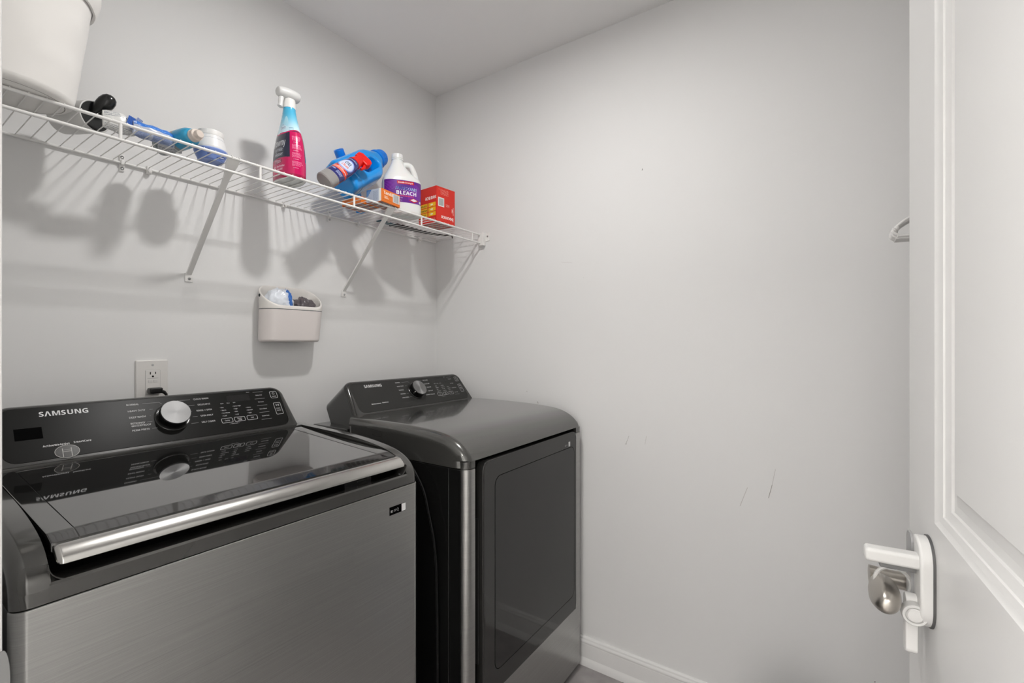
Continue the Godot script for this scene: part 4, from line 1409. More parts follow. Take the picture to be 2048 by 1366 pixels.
	put("body", bottle(rows_of([[0.0, 0.034, 0.034], [0.004, 0.037, 0.037], [0.028, 0.0465, 0.0465], [0.036, 0.0475, 0.0475], [0.044, 0.0465, 0.0465], [0.078, 0.0372, 0.0372], [0.082, 0.0365, 0.0365]], 4), 56), printed(im, 0.35), t)
	put("lid", Geo.new().lathe([Vector2(0.0, 0.079), Vector2(0.0366, 0.080), Vector2(0.0372, 0.081), Vector2(0.0369, 0.0945), Vector2(0.0362, 0.0965), Vector2(0.034, 0.0965), Vector2(0.033, 0.0955), Vector2(0.0, 0.0955)], 56), M.white, t)

	# --- pink and navy spray bottle, standing
	t = thing("spray_bottle", "standing spray bottle with pink and navy label, light blue neck and white trigger head", "spray bottle", Vector3(0.8015, SHELF + 0.0004, -1.378))
	var rows := rows_of([[0.0, 0.0335, 0.055, 2.4], [0.004, 0.0365, 0.0595, 2.4], [0.055, 0.0370, 0.0605, 2.3], [0.095, 0.0355, 0.0575, 2.2], [0.130, 0.0320, 0.0515, 2.1], [0.160, 0.0265, 0.0415, 2.0], [0.190, 0.0215, 0.0295, 2.0], [0.215, 0.0185, 0.0215, 2.0], [0.230, 0.0175, 0.0185, 2.0]], 5)
	put("body", bottle(rows, 64), printed(spray_label(rng), 0.22, {"clearcoat_enabled": true, "clearcoat": 0.4, "clearcoat_roughness": 0.1}), t)
	var head := mat(Color(0.86, 0.86, 0.855), 0.35)
	put("collar", Geo.new().lathe([Vector2(0.0185, 0.2285), Vector2(0.0190, 0.231), Vector2(0.0172, 0.253), Vector2(0.0160, 0.257), Vector2(0.0, 0.257)], 36), M.white, t)
	var hr := []
	for k in 13:
		var x: float = [-0.040, -0.0395, -0.037, -0.030, -0.020, -0.010, 0.0, 0.010, 0.020, 0.026, 0.030, 0.0325, 0.0335][k]
		var hz: float = [0.006, 0.0115, 0.0145, 0.0170, 0.0195, 0.0215, 0.0225, 0.0225, 0.0215, 0.019, 0.0155, 0.0095, 0.003][k]
		var hy: float = [0.006, 0.0105, 0.0135, 0.0155, 0.017, 0.0178, 0.018, 0.018, 0.0172, 0.0155, 0.0125, 0.008, 0.003][k]
		var r := PackedVector3Array()
		for i in 24:
			var a := TAU * i / 24
			r.append(Vector3(x * 0.95, 0.2715 + sin(a) * hy, cos(a) * hz))
		hr.append(r)
	put("head", Geo.new().loft(hr), head, t)
	put("trigger", Geo.new().tube(smooth3([Vector3(-0.022, 0.262, 0), Vector3(-0.0265, 0.248, 0), Vector3(-0.0275, 0.234, 0), Vector3(-0.030, 0.226, 0)], 4), 0.0075, 10), head, t)

func spray_label(rng: RandomNumberGenerator) -> Image:
	# 1024 x 512, front of the bottle at x = 512; y down from the neck
	var im := canvas(1024, 512, Color(0.85, 0.93, 0.97))
	for y in 512:
		var h := 1.0 - y / 511.0
		var c := Color(0.85, 0.94, 0.98).lerp(Color(0.30, 0.72, 0.88), smoothstep(0.62, 0.95, h))
		im.fill_rect(Rect2i(0, y, 1024, 1), c)
	fill_oval(im, Vector2(600, 112), 36, 40, Color(0.68, 0.88, 0.95))
	fill_oval(im, Vector2(560, 168), 70, 30, Color(0.80, 0.92, 0.97))
	draw_text(im, "fresh", tx(520, 168, 24, -0.05), Color(0.50, 0.44, 0.62), 400)
	draw_text(im, "new", tx(535, 140, 12), Color(0.55, 0.55, 0.7), 400)
	im.fill_rect(Rect2i(505, 190, 70, 2), Color(0.42, 0.5, 0.55))
	for k in 3:
		im.fill_rect(Rect2i(640 - k * 2, 160 + k * 9, 70, 3), Color(0.35, 0.55, 0.66))
	var pink := Color(0.80, 0.02, 0.36)
	var navy := Color(0.15, 0.16, 0.25)
	var top := []
	for k in 33:
		var x := 1024.0 * k / 32
		top.append(Vector2(x, 196 + 12 * cos((x - 512) / 512.0 * PI * 2.2) - 10))
	var band := top.duplicate()
	band.append(Vector2(1024, 512)); band.append(Vector2(0, 512))
	fill_poly(im, band, pink)
	var nav := []
	for k in 33:
		nav.append(top[k] + Vector2(0, 8))
	for k in 33:
		var x := 1024.0 * (32 - k) / 32
		nav.append(Vector2(x, 378 - 14 * cos((x - 560) / 140.0)))
	fill_poly(im, nav, navy)
	# front wording
	draw_text(im, "Downy", tx(520, 284, 46, 0.0, 0.85), Color(0.93, 0.93, 0.94), 400, 0)
	draw_text(im, "wrinkle", tx(520, 320, 25, 0.0, 0.85), Color(0.80, 0.82, 0.85), 400, 0)
	draw_text(im, "releaser", tx(520, 352, 25, 0.0, 0.85), Color(0.80, 0.82, 0.85), 400, 0)
	fill_oval(im, Vector2(515, 388), 48, 18, Color(0.62, 0.03, 0.30))
	draw_text(im, "Plus", tx(515, 398, 24, -0.08), Color(0.95, 0.85, 0.9), 400, 0, "Droid Serif")
	draw_text(im, "Fabric Refresher", tx(520, 428, 13), Color(0.97, 0.85, 0.9), 700, 0)
	draw_text(im, "Drying Aid", tx(520, 448, 13), Color(0.97, 0.85, 0.9), 700, 0)
	# back panel with directions, down the side that faces the room
	im.fill_rect(Rect2i(650, 188, 190, 324), pink)
	for k in 4:
		var y := 222 + k * 58
		small_print(im, Rect2(676, y, 120, 34), 5, Color(0.95, 0.62, 0.76), rng, 0.5)
		fill_oval(im, Vector2(700, y + 44), 5, 5, navy)
		im.fill_rect(Rect2i(690, y + 42, 60, 3), Color(0.95, 0.62, 0.76))
	im.fill_rect(Rect2i(0, 478, 1024, 26), Color(0.66, 0.02, 0.28))
	im.fill_rect(Rect2i(0, 503, 1024, 9), Color(0.78, 0.79, 0.78))
	return im

# soft packet: length along x, height y, depth z; printed round once
func pillow(l: float, h: float, d: float, seed_: int) -> Geo:
	var n := FastNoiseLite.new()
	n.seed = seed_
	n.frequency = 26.0
	var rings := []
	for k in 19:
		var s := k / 18.0
		var e := pow(sin(PI * clampf(s, 0.02, 0.98)), 0.45)
		var ring := PackedVector3Array()
		for i in 32:
			var a := TAU * i / 32                       # front, top, back, underside
			var p := Vector3((s - 0.5) * l, sin(a) * h / 2 * lerpf(0.75, 1.0, e), cos(a) * d / 2 * maxf(e, 0.06))
			p += Vector3(0, 1, 0.6) * n.get_noise_3d(p.x, p.y, p.z) * 0.0042
			ring.append(p)
		rings.append(ring)
	var g := Geo.new()
	for k in 18:
		for i in 32:
			var j := (i + 1) % 32
			g.quad(rings[k][i], rings[k + 1][i], rings[k + 1][j], rings[k][j], Vector2(k / 18.0, i / 32.0), Vector2((k + 1) / 18.0, i / 32.0), Vector2((k + 1) / 18.0, (i + 1) / 32.0), Vector2(k / 18.0, (i + 1) / 32.0))
	g.fan(rings[0], true)
	g.fan(rings[18], false)
	return g

# crimped end seal of a packet
func seal_strip(w: float, h: float) -> Geo:
	var rings := []
	for k in 9:
		var x := (k / 8.0 - 0.5) * h
		var z := 0.0006 * (1 if k % 2 else -1)
		rings.append(PackedVector3Array([Vector3(x, -w / 2, z - 0.0005), Vector3(x, w / 2, z - 0.0005), Vector3(x, w / 2, z + 0.0005), Vector3(x, -w / 2, z + 0.0005)]))
	return Geo.new().loft(rings)

func shelf_goods_right() -> void:
	var rng := RandomNumberGenerator.new()
	rng.seed = 31
	# --- blue jug, tipped over with its cap up to the right
	var blue := mat(Color(0.03, 0.60, 0.94), 0.24, 0.0, {"clearcoat_enabled": true, "clearcoat": 0.5, "clearcoat_roughness": 0.08})
	var j := thing("detergent_jug", "bright blue plastic jug tipped over on the shelf, blue cap to the right", "jug")
	j.transform = lying(Vector3(1.004, 1.8080, -1.414), Vector3(0.230, 0.158, -0.050), Vector3(-0.32, 0.25, 1.0))
	j.scale = Vector3.ONE * 1.09
	var field := func(p: Vector3) -> float:
		var s := clampf(p.y / 0.235, 0.0, 1.0)
		var hx := lerpf(0.058, 0.055, s)
		var sh := smoothstep(0.15, 0.235, p.y)
		hx = lerpf(hx, 0.031, sh)
		var hz := lerpf(0.042, 0.031, sh)
		var r := lerpf(0.024, 0.030, sh)
		var q := Vector3(absf(p.x + 0.010 * sh) - hx + r, absf(p.y - 0.117) - 0.117 + 0.012, absf(p.z) - hz + r)
		var side := Vector2(maxf(q.x, 0), maxf(q.z, 0)).length() + minf(maxf(q.x, q.z), 0.0) - r
		var d := Vector2(maxf(side + 0.012, 0.0), maxf(q.y, 0.0)).length() + minf(maxf(side + 0.012, q.y), 0.0) - 0.012
		# groove round the foot
		d = maxf(d, -(Vector2(side, (p.y - 0.038) * 1.0).length() - 0.0022))
		# grip: a slanted opening right through
		var a := Vector3(0.004, 0.108, 0)
		var b := Vector3(0.006, 0.165, 0)
		var t := clampf((p - a).dot(b - a) / (b - a).length_squared(), 0.0, 1.0)
		var c := a + (b - a) * t
		var hole := Vector2(p.x - c.x, p.y - c.y).length() - lerpf(0.013, 0.0095, t) - absf(p.z) * 0.28
		var k := 0.008
		var m := clampf(0.5 - 0.5 * (d + hole) / k, 0.0, 1.0)
		return lerpf(d, -hole, m) + k * m * (1.0 - m)
	put("body", nets(field, Vector3(-0.068, -0.004, -0.050), Vector3(0.066, 0.242, 0.050), 0.0029).mesh(70.0) , blue, j)
	var bcap := mat(Color(0.02, 0.50, 0.90), 0.3)
	var cap := Geo.new()
	var rings := []
	for row in [[0.226, 0.0335], [0.230, 0.0345], [0.236, 0.0345], [0.2375, 0.0305], [0.262, 0.0290], [0.266, 0.0280], [0.268, 0.025]]:
		var ring := PackedVector3Array()
		for i in 96:
			var a := -TAU * i / 96
			var r: float = row[1] + (0.0005 * (1 if i % 2 else -1) if row[0] > 0.237 and row[0] < 0.263 else 0.0)
			ring.append(Vector3(-0.010 + cos(a) * r, row[0], sin(a) * r))
		rings.append(ring)
	put("cap", cap.loft(rings), bcap, j)

	# --- navy spray bottle with an orange label, lying across the jug
	var o := thing("spray_bottle", "navy spray bottle with red trigger head lying against the blue jug", "spray bottle")
	o.transform = lying(Vector3(0.8870, 1.7560, -1.328), Vector3(0.176, 0.140, -0.022), Vector3(-0.45, 0.35, 1.0))
	put("body", bottle(rows_of([[0.0, 0.0265, 0.0200, 2.3], [0.004, 0.0298, 0.0235, 2.3], [0.05, 0.0300, 0.0240, 2.2], [0.10, 0.0295, 0.0235, 2.1], [0.135, 0.0265, 0.0220, 2.0], [0.160, 0.0215, 0.0185, 2.0], [0.172, 0.0165, 0.0165, 2.0]], 5), 56), printed(oxy_label(rng), 0.2, {"clearcoat_enabled": true, "clearcoat": 0.4, "clearcoat_roughness": 0.1}), o)
	var red := mat(Color(0.88, 0.10, 0.07), 0.3)
	put("collar", bottle(rows_of([[0.158, 0.0235, 0.0198], [0.164, 0.0222, 0.0192], [0.185, 0.0185, 0.0175], [0.196, 0.0165, 0.0165]], 3), 40), red, o)
	put("head", Geo.new().extrude(PackedVector2Array([Vector2(-0.020, 0.190), Vector2(0.010, 0.188), Vector2(0.030, 0.186), Vector2(0.036, 0.198), Vector2(0.034, 0.214), Vector2(0.024, 0.220), Vector2(-0.010, 0.221), Vector2(-0.022, 0.212)]), -0.0125, 0.0125, 0.004, 0.004, 3), red, o)
	put("trigger", Geo.new().tube(smooth3([Vector3(0.024, 0.190, 0), Vector3(0.029, 0.176, 0), Vector3(0.028, 0.162, 0)], 4), [0.0062, 0.0062, 0.006, 0.0058, 0.0056, 0.0054, 0.0052, 0.005, 0.0045], 10), red, o)

	# --- blue bottle behind it, only its hollow spout in sight
	var s := thing("spout_bottle", "slim blue bottle behind the red trigger head with a hollow open spout", "bottle")
	s.transform = lying(Vector3(1.195, SHELF + 0.030, -1.538), Vector3(-0.140, 0.192, 0.045), Vector3(0, 0, 1))
	put("body", Geo.new().lathe([Vector2(0.018, 0.0), Vector2(0.0215, 0.004), Vector2(0.0220, 0.13), Vector2(0.018, 0.158), Vector2(0.011, 0.174), Vector2(0.0105, 0.184)], 32), blue, s)
	put("spout", Geo.new().lathe([Vector2(0.0105, 0.182), Vector2(0.012, 0.194), Vector2(0.0125, 0.199), Vector2(0.0175, 0.202), Vector2(0.0180, 0.205), Vector2(0.0180, 0.238), Vector2(0.0172, 0.2395), Vector2(0.0125, 0.239), Vector2(0.0118, 0.2365), Vector2(0.0110, 0.213), Vector2(0.0, 0.212)], 40), bcap, s)

	# --- white bleach jug
	var w := thing("bleach_jug", "white jug with purple label and looped handle standing beside the red box", "jug", Vector3(1.254, SHELF + 0.0004, -1.376))
	var nrm := Vector3(-0.50, 0, 0.866)
	w.basis = Basis(Vector3.UP.cross(nrm), Vector3.UP, nrm)
	var wm := mat(Color(0.925, 0.925, 0.92), 0.32, 0.0, {"subsurf_scatter_enabled": true, "subsurf_scatter_strength": 0.1})
	var body := rows_of([[0.0, 0.066, 0.040, 2.8], [0.004, 0.0715, 0.0455, 2.8], [0.012, 0.0735, 0.0475, 2.8], [0.060, 0.0735, 0.0475, 2.8], [0.124, 0.0735, 0.0475, 2.8], [0.136, 0.0715, 0.0465, 2.6], [0.144, 0.066, 0.0445, 2.4, -0.002], [0.165, 0.0475, 0.037, 2.1, -0.010], [0.190, 0.0300, 0.0275, 2.0, -0.0145], [0.205, 0.0225, 0.0225, 2.0, -0.0155], [0.216, 0.0200, 0.0200, 2.0, -0.0155]], 4)
	put("body", bottle(body, 64), wm, w)
	put("handle", Geo.new().tube(smooth3([Vector3(0.000, 0.196, 0), Vector3(0.018, 0.2015, 0), Vector3(0.034, 0.199, 0), Vector3(0.0445, 0.184, 0), Vector3(0.0535, 0.160, 0), Vector3(0.0585, 0.134, 0)], 5), 0.0112, 14), wm, w)
	put("cap", Geo.new().lathe([Vector2(0.0, 0.213), Vector2(0.0222, 0.2135), Vector2(0.0222, 0.2185), Vector2(0.0205, 0.2195), Vector2(0.0218, 0.2205), Vector2(0.0212, 0.2345), Vector2(0.0195, 0.2365), Vector2(0.0, 0.2365)], 48).xf(Transform3D(Basis.IDENTITY, Vector3(-0.0155, 0, 0))), wm, w)
	put("label", wrap_label(0.0742, 0.0482, 2.8, 0.0, 0.070, 0.043, 0.126), printed(bleach_label(rng), 0.3), w, "purple label")

	# --- orange boxes
	var og := mat(Color(0.90, 0.46, 0.10), 0.4)
	var e1 := Vector3(cos(0.13), 0, -sin(0.13))
	for k in 2:
		var bx := thing("dryer_sheet_box", ["low orange box with a white barcode end, in front of the bleach jug", "orange box lying flat under the blue jug"][k], "box")
		var size: Vector3 = [Vector3(0.096, 0.045, 0.068), Vector3(0.085, 0.022, 0.100)][k]
		bx.transform = Transform3D(Basis(e1, Vector3.UP, e1.cross(Vector3.UP)), Vector3.ZERO) if k == 0 else Transform3D(Basis(Vector3.UP, 0.05), Vector3.ZERO)
		bx.position = Vector3(1.0745, SHELF + 0.0004 + size.y / 2, -1.2790) + e1 * 0.048 - e1.cross(Vector3.UP) * 0.034 if k == 0 else Vector3(1.088, SHELF + 0.0004 + size.y / 2, -1.4050)
		put("carton", Geo.new().box(Vector3.ZERO, size, 0.0008, 1), og, bx)
		if k == 0:
			face_quad(bx, "printed_end", Vector3(0, 0, size.z / 2), Vector3.RIGHT, Vector3.UP, size.x, size.y, orange_label(rng))
			face_quad(bx, "printed_side", Vector3(-size.x / 2, 0, 0), Vector3.BACK, Vector3.UP, size.z, size.y, grey_side(rng))
		face_quad(bx, "printed_base", Vector3(0, -size.y / 2, 0), Vector3.RIGHT, Vector3.BACK, size.x, size.z, base_print(rng, Color(0.80, 0.40, 0.12), Color(0.30, 0.42, 0.60)))

	# --- red box, upside down
	var rb := thing("red_box", "red dryer sheet box standing upside down near the right end of the wire shelf", "box")
	var f1 := Vector3(0.997, 0, 0.077).normalized()
	var sz := Vector3(0.1035, 0.147, 0.108)
	rb.basis = Basis(f1, Vector3.UP, f1.cross(Vector3.UP))
	rb.position = Vector3(1.384, SHELF + 0.0004 + sz.y / 2, -1.3155) + f1 * sz.x / 2 - f1.cross(Vector3.UP) * sz.z / 2
	put("carton", Geo.new().box(Vector3.ZERO, sz, 0.0008, 1), mat(Color(0.86, 0.16, 0.09), 0.38), rb)
	face_quad(rb, "printed_front", Vector3(0, 0, sz.z / 2), Vector3.RIGHT, Vector3.UP, sz.x, sz.y, red_front(rng))
	face_quad(rb, "printed_side", Vector3(-sz.x / 2, 0, 0), Vector3.BACK, Vector3.UP, sz.z, sz.y, red_side(rng))
	face_quad(rb, "printed_base", Vector3(0, -sz.y / 2, 0), Vector3.RIGHT, Vector3.BACK, sz.x, sz.z, base_print(rng, Color(0.80, 0.22, 0.14), Color(0.55, 0.52, 0.50)))

	# --- black strap along the back of the shelf, its end drooping at the right
	var st := thing("strap", "black strap lying along the back of the wire shelf behind the red box", "strap")
	var path := smooth3([Vector3(1.330, SHELF + 0.0050, -1.512), Vector3(1.40, SHELF + 0.0050, -1.506), Vector3(1.50, SHELF + 0.0050, -1.500), Vector3(1.565, SHELF + 0.0036, -1.475), Vector3(1.600, SHELF + 0.0038, -1.447), Vector3(1.6115, SHELF + 0.002, -1.436), Vector3(1.6125, SHELF - 0.008, -1.4330)], 5)
	rings = []
	for k in path.size():
		var q: Vector3 = path[k]
		var half := lerpf(0.026, 0.006, smoothstep(0.0, 0.62, k / float(path.size() - 1)))
		var d: Vector3 = (path[mini(k + 1, path.size() - 1)] - path[maxi(k - 1, 0)]).normalized()
		var sd := d.cross(Vector3.UP if absf(d.y) < 0.8 else Vector3(0.6, 0, 0.8)).normalized()
		var up := sd.cross(d) * 0.0022
		rings.append(PackedVector3Array([q - sd * half - up, q + sd * half - up, q + sd * half + up, q - sd * half + up]))
	put("band", Geo.new().loft(rings), M.black, st)
	put("buckle", Geo.new().box(Vector3(1.6115, SHELF + 0.0075, -1.437), Vector3(0.012, 0.006, 0.010), 0.0015), M.black, st)
	# --- small teal sachet under the back edge of the bleach jug
	var sa := thing("sachet", "flat teal sachet lying behind the bleach jug on the wire shelf", "sachet")
	put("packet", Geo.new().box(Vector3(1.285, SHELF + 0.0022, -1.502), Vector3(0.075, 0.0036, 0.030), 0.0015), mat(Color(0.12, 0.34, 0.40), 0.35), sa)

func face_quad(t: Node3D, called: String, at: Vector3, u: Vector3, v: Vector3, w: float, h: float, im: Image) -> void:
	var g := Geo.new()
	var n := u.cross(v)
	var c := at + n * 0.0003
	var a := c - u * w / 2 * 0.985 - v * h / 2 * 0.985
	var b := c + u * w / 2 * 0.985 - v * h / 2 * 0.985
	var d := c + u * w / 2 * 0.985 + v * h / 2 * 0.985
	var e := c - u * w / 2 * 0.985 + v * h / 2 * 0.985
	g.quad(a, b, d, e, Vector2(0, 1), Vector2(1, 1), Vector2(1, 0), Vector2(0, 0))
	put(called, g, printed(im, 0.38), t)

# label hugging the front (+z) of a superellipse body
func wrap_label(hx: float, hz: float, power: float, _x: float, reach: float, y0: float, y1: float) -> Geo:
	var g := Geo.new()
	var pts := []
	for k in 41:
		var x := lerpf(-reach, reach, k / 40.0)
		pts.append(Vector2(x, hz * pow(1.0 - pow(absf(x) / hx, power), 1.0 / power)))
	var total := 0.0
	var at := [0.0]
	for k in 40:
		total += pts[k].distance_to(pts[k + 1])
		at.append(total)
	for k in 40:
		var a: Vector2 = pts[k]
		var b: Vector2 = pts[k + 1]
		g.quad(Vector3(a.x, y0, a.y), Vector3(b.x, y0, b.y), Vector3(b.x, y1, b.y), Vector3(a.x, y1, a.y), Vector2(at[k] / total, 1), Vector2(at[k + 1] / total, 1), Vector2(at[k + 1] / total, 0), Vector2(at[k] / total, 0))
	return g

func barcode(im: Image, r: Rect2i, rng: RandomNumberGenerator, dark: Color, light: Color) -> void:
	im.fill_rect(r, light)
	var x := r.position.x + 4
	while x < r.end.x - 6:
		var w := rng.randi_range(1, 4)
		im.fill_rect(Rect2i(x, r.position.y + 4, w, r.size.y - 8), dark)
		x += w + rng.randi_range(1, 4)

func oxy_label(rng: RandomNumberGenerator) -> Image:
	# front of the bottle (+z) at x = 768 of 1024; foot at the bottom
	var im := canvas(1024, 512, Color(0.14, 0.15, 0.42))
	im.fill_rect(Rect2i(0, 402, 1024, 110), Color(0.58, 0.565, 0.56))
	var orange := Color(0.87, 0.24, 0.12)
	im.fill_rect(Rect2i(600, 262, 330, 62), orange)
	im.fill_rect(Rect2i(930, 290, 94, 26), orange)
	im.fill_rect(Rect2i(0, 290, 300, 26), orange)
	im.fill_rect(Rect2i(600, 290, 330, 6), Color(0.92, 0.9, 0.92))
	draw_text(im, "MAX FORCE", tx(760, 286, 14), Color(1, 0.85, 0.75), 700, 0)
	small_print(im, Rect2(640, 302, 240, 18), 2, Color(1, 0.8, 0.7), rng, 0.5)
	draw_text(im, "SPRAY", tx(700, 352, 18), Color(0.8, 0.85, 1.0), 700, 0)
	small_print(im, Rect2(770, 340, 140, 40), 4, Color(0.75, 0.8, 0.95), rng, 0.5)
	fill_oval(im, Vector2(768, 190), 165, 82, Color(0.55, 0.63, 0.90))
	fill_oval(im, Vector2(768, 190), 142, 68, Color(0.82, 0.86, 0.96))
	draw_text(im, "OXI", tx(768, 190, 44, 0.0, 1.1), Color(0.16, 0.18, 0.30), 700, 0)
	draw_text(im, "Clean", tx(768, 234, 34, 0.0, 1.1), Color(0.88, 0.36, 0.16), 700, 0)
	im.fill_rect(Rect2i(0, 0, 1024, 46), Color(0.86, 0.16, 0.10))
	draw_text(im, "STAIN REMOVER", tx(768, 84, 20), Color(0.85, 0.88, 0.98), 400, 0)
	return im

func bleach_label(rng: RandomNumberGenerator) -> Image:
	var im := canvas(768, 400, Color(0.40, 0.13, 0.56))
	for k in 14:
		var c := Color(0.55, 0.22, 0.70) if k % 2 else Color(0.34, 0.09, 0.50)
		fill_poly(im, [Vector2(-20, 40 + k * 16), Vector2(260, 10 + k * 9), Vector2(260, 16 + k * 9), Vector2(-20, 50 + k * 16)], c)
	fill_oval(im, Vector2(590, 240), 150, 190, Color(0.47, 0.17, 0.62))
	fill_poly(im, [Vector2(250, 22), Vector2(560, 8), Vector2(575, 62), Vector2(265, 72)], Color(0.78, 0.12, 0.16))
	draw_text(im, "Double Strength", tx(412, 54, 26, -0.03), Color(0.97, 0.9, 0.92), 700, 0)
	draw_text(im, "LA'S TOTALLY", tx(430, 112, 24, 0.0, 1.2), Color(0.14, 0.28, 0.56), 700, 0)
	draw_text(im, "AWESOME", tx(425, 178, 58, 0.0, 1.05), Color(0.92, 0.95, 1.0), 700, 0)
	draw_text(im, "AWESOME", tx(421, 175, 56, 0.0, 1.05), Color(0.10, 0.28, 0.62), 700, 0)
	draw_text(im, "BLEACH", tx(430, 262, 66, 0.0, 1.15), Color(0.96, 0.96, 0.98), 700, 0)
	draw_text(im, "CONCENTRATED", tx(430, 296, 22, 0.0, 1.1), Color(0.95, 0.30, 0.30), 700, 0)
	fill_poly(im, [Vector2(470, 350), Vector2(560, 306), Vector2(670, 340), Vector2(575, 392)], Color(0.72, 0.10, 0.16))
	fill_poly(im, [Vector2(500, 346), Vector2(565, 318), Vector2(640, 342), Vector2(572, 370)], Color(0.92, 0.90, 0.92))
	im.fill_rect(Rect2i(690, 340, 44, 44), Color(0.90, 0.92, 0.92))
	small_print(im, Rect2(60, 320, 300, 60), 4, Color(0.86, 0.80, 0.94), rng, 0.5)
	return im

func orange_label(rng: RandomNumberGenerator) -> Image:
	var im := canvas(512, 256, Color(0.90, 0.46, 0.10))
	im.fill_rect(Rect2i(40, 150, 2, 60), Color(0.45, 0.22, 0.08))
	draw_text(im, "Tandil", tx(60, 96, 62, 0.0, 1.0), Color(0.98, 0.96, 0.92), 700)
	small_print(im, Rect2(210, 104, 80, 22), 2, Color(0.45, 0.25, 0.12), rng, 0.5)
	draw_text(im, "dryer", tx(80, 150, 26), Color(0.98, 0.94, 0.88), 700)
	draw_text(im, "sheets", tx(80, 180, 26), Color(0.98, 0.94, 0.88), 700)
	im.fill_rect(Rect2i(310, 24, 190, 176), Color(0.86, 0.86, 0.86))
	barcode(im, Rect2i(326, 32, 150, 160), rng, Color(0.50, 0.52, 0.54), Color(0.84, 0.84, 0.84))
	for k in 2:
		fill_poly(im, [Vector2(30, 196 + k * 3), Vector2(500, 212 + k * 3), Vector2(500, 213 + k * 3), Vector2(30, 198 + k * 3)], Color(0.50, 0.25, 0.08))
	return im

func grey_side(rng: RandomNumberGenerator) -> Image:
	var im := canvas(256, 256, Color(0.70, 0.74, 0.80))
	im.fill_rect(Rect2i(216, 0, 40, 256), Color(0.92, 0.92, 0.90))
	fill_poly(im, [Vector2(0, 0), Vector2(90, 0), Vector2(30, 120), Vector2(0, 140)], Color(0.25, 0.45, 0.68))
	for k in 10:
		im.fill_rect(Rect2i(20 + k * 19, 30, 5, 210), Color(0.60, 0.65, 0.73))
	small_print(im, Rect2(120, 40, 90, 180), 14, Color(0.48, 0.53, 0.62), rng, 0.4)
	return im

func base_print(rng: RandomNumberGenerator, ground: Color, ink: Color) -> Image:
	var im := canvas(256, 256, ground)
	for k in 4:
		im.fill_rect(Rect2i(14, 20 + k * 60, 228, 34), ink.lerp(ground, 0.25))
		small_print(im, Rect2(20, 24 + k * 60, 216, 26), 3, Color(0.85, 0.82, 0.78), rng, 0.45)
	return im

func red_front(rng: RandomNumberGenerator) -> Image:
	# drawn upright, then turned over with the box
	var im := canvas(360, 512, Color(0.86, 0.16, 0.09))
	draw_text(im, "bounce", tx(150, 108, 50, 0.0, 1.0), Color(0.97, 0.95, 0.94), 700, 0)
	small_print(im, Rect2(20, 150, 30, 120), 9, Color(0.95, 0.72, 0.68), rng, 0.5)
	draw_text(im, "160", tx(38, 210, 26, PI / 2), Color(0.97, 0.9, 0.88), 700, 0)
	im.fill_rect(Rect2i(212, 232, 118, 130), Color(0.93, 0.92, 0.91))
	barcode(im, Rect2i(222, 244, 98, 106), rng, Color(0.40, 0.42, 0.42), Color(0.86, 0.88, 0.87))
	small_print(im, Rect2(110, 250, 84, 40), 4, Color(0.96, 0.74, 0.70), rng, 0.45)
	small_print(im, Rect2(130, 410, 190, 80), 5, Color(0.96, 0.74, 0.70), rng, 0.30)
	im.rotate_180()
	return im

func red_side(rng: RandomNumberGenerator) -> Image:
	var im := canvas(512, 700, Color(0.84, 0.14, 0.08))
	var yel := Color(0.95, 0.74, 0.10)
	for k in 3:
		im.fill_rect(Rect2i(14, 130 + k * 92, 210, 78), yel)
		im.fill_rect(Rect2i(250, 130 + k * 92, 250, 78), yel)
		fill_oval(im, Vector2(130, 168 + k * 92), 40, 16, Color(0.96, 0.93, 0.80))
		draw_text(im, ["STATIC", "WRINKLES", "SOFTENS"][k], tx(375, 182 + k * 92, 34, 0.0, 1.0), Color(0.28, 0.22, 0.08), 700, 0)
	draw_text(im, "bounce", tx(150, 520, 78, 0.0, 0.9), Color(0.97, 0.95, 0.94), 700, 0)
	small_print(im, Rect2(30, 40, 420, 50), 3, Color(0.95, 0.72, 0.68), rng, 0.4)
	im.rotate_180()
	return im

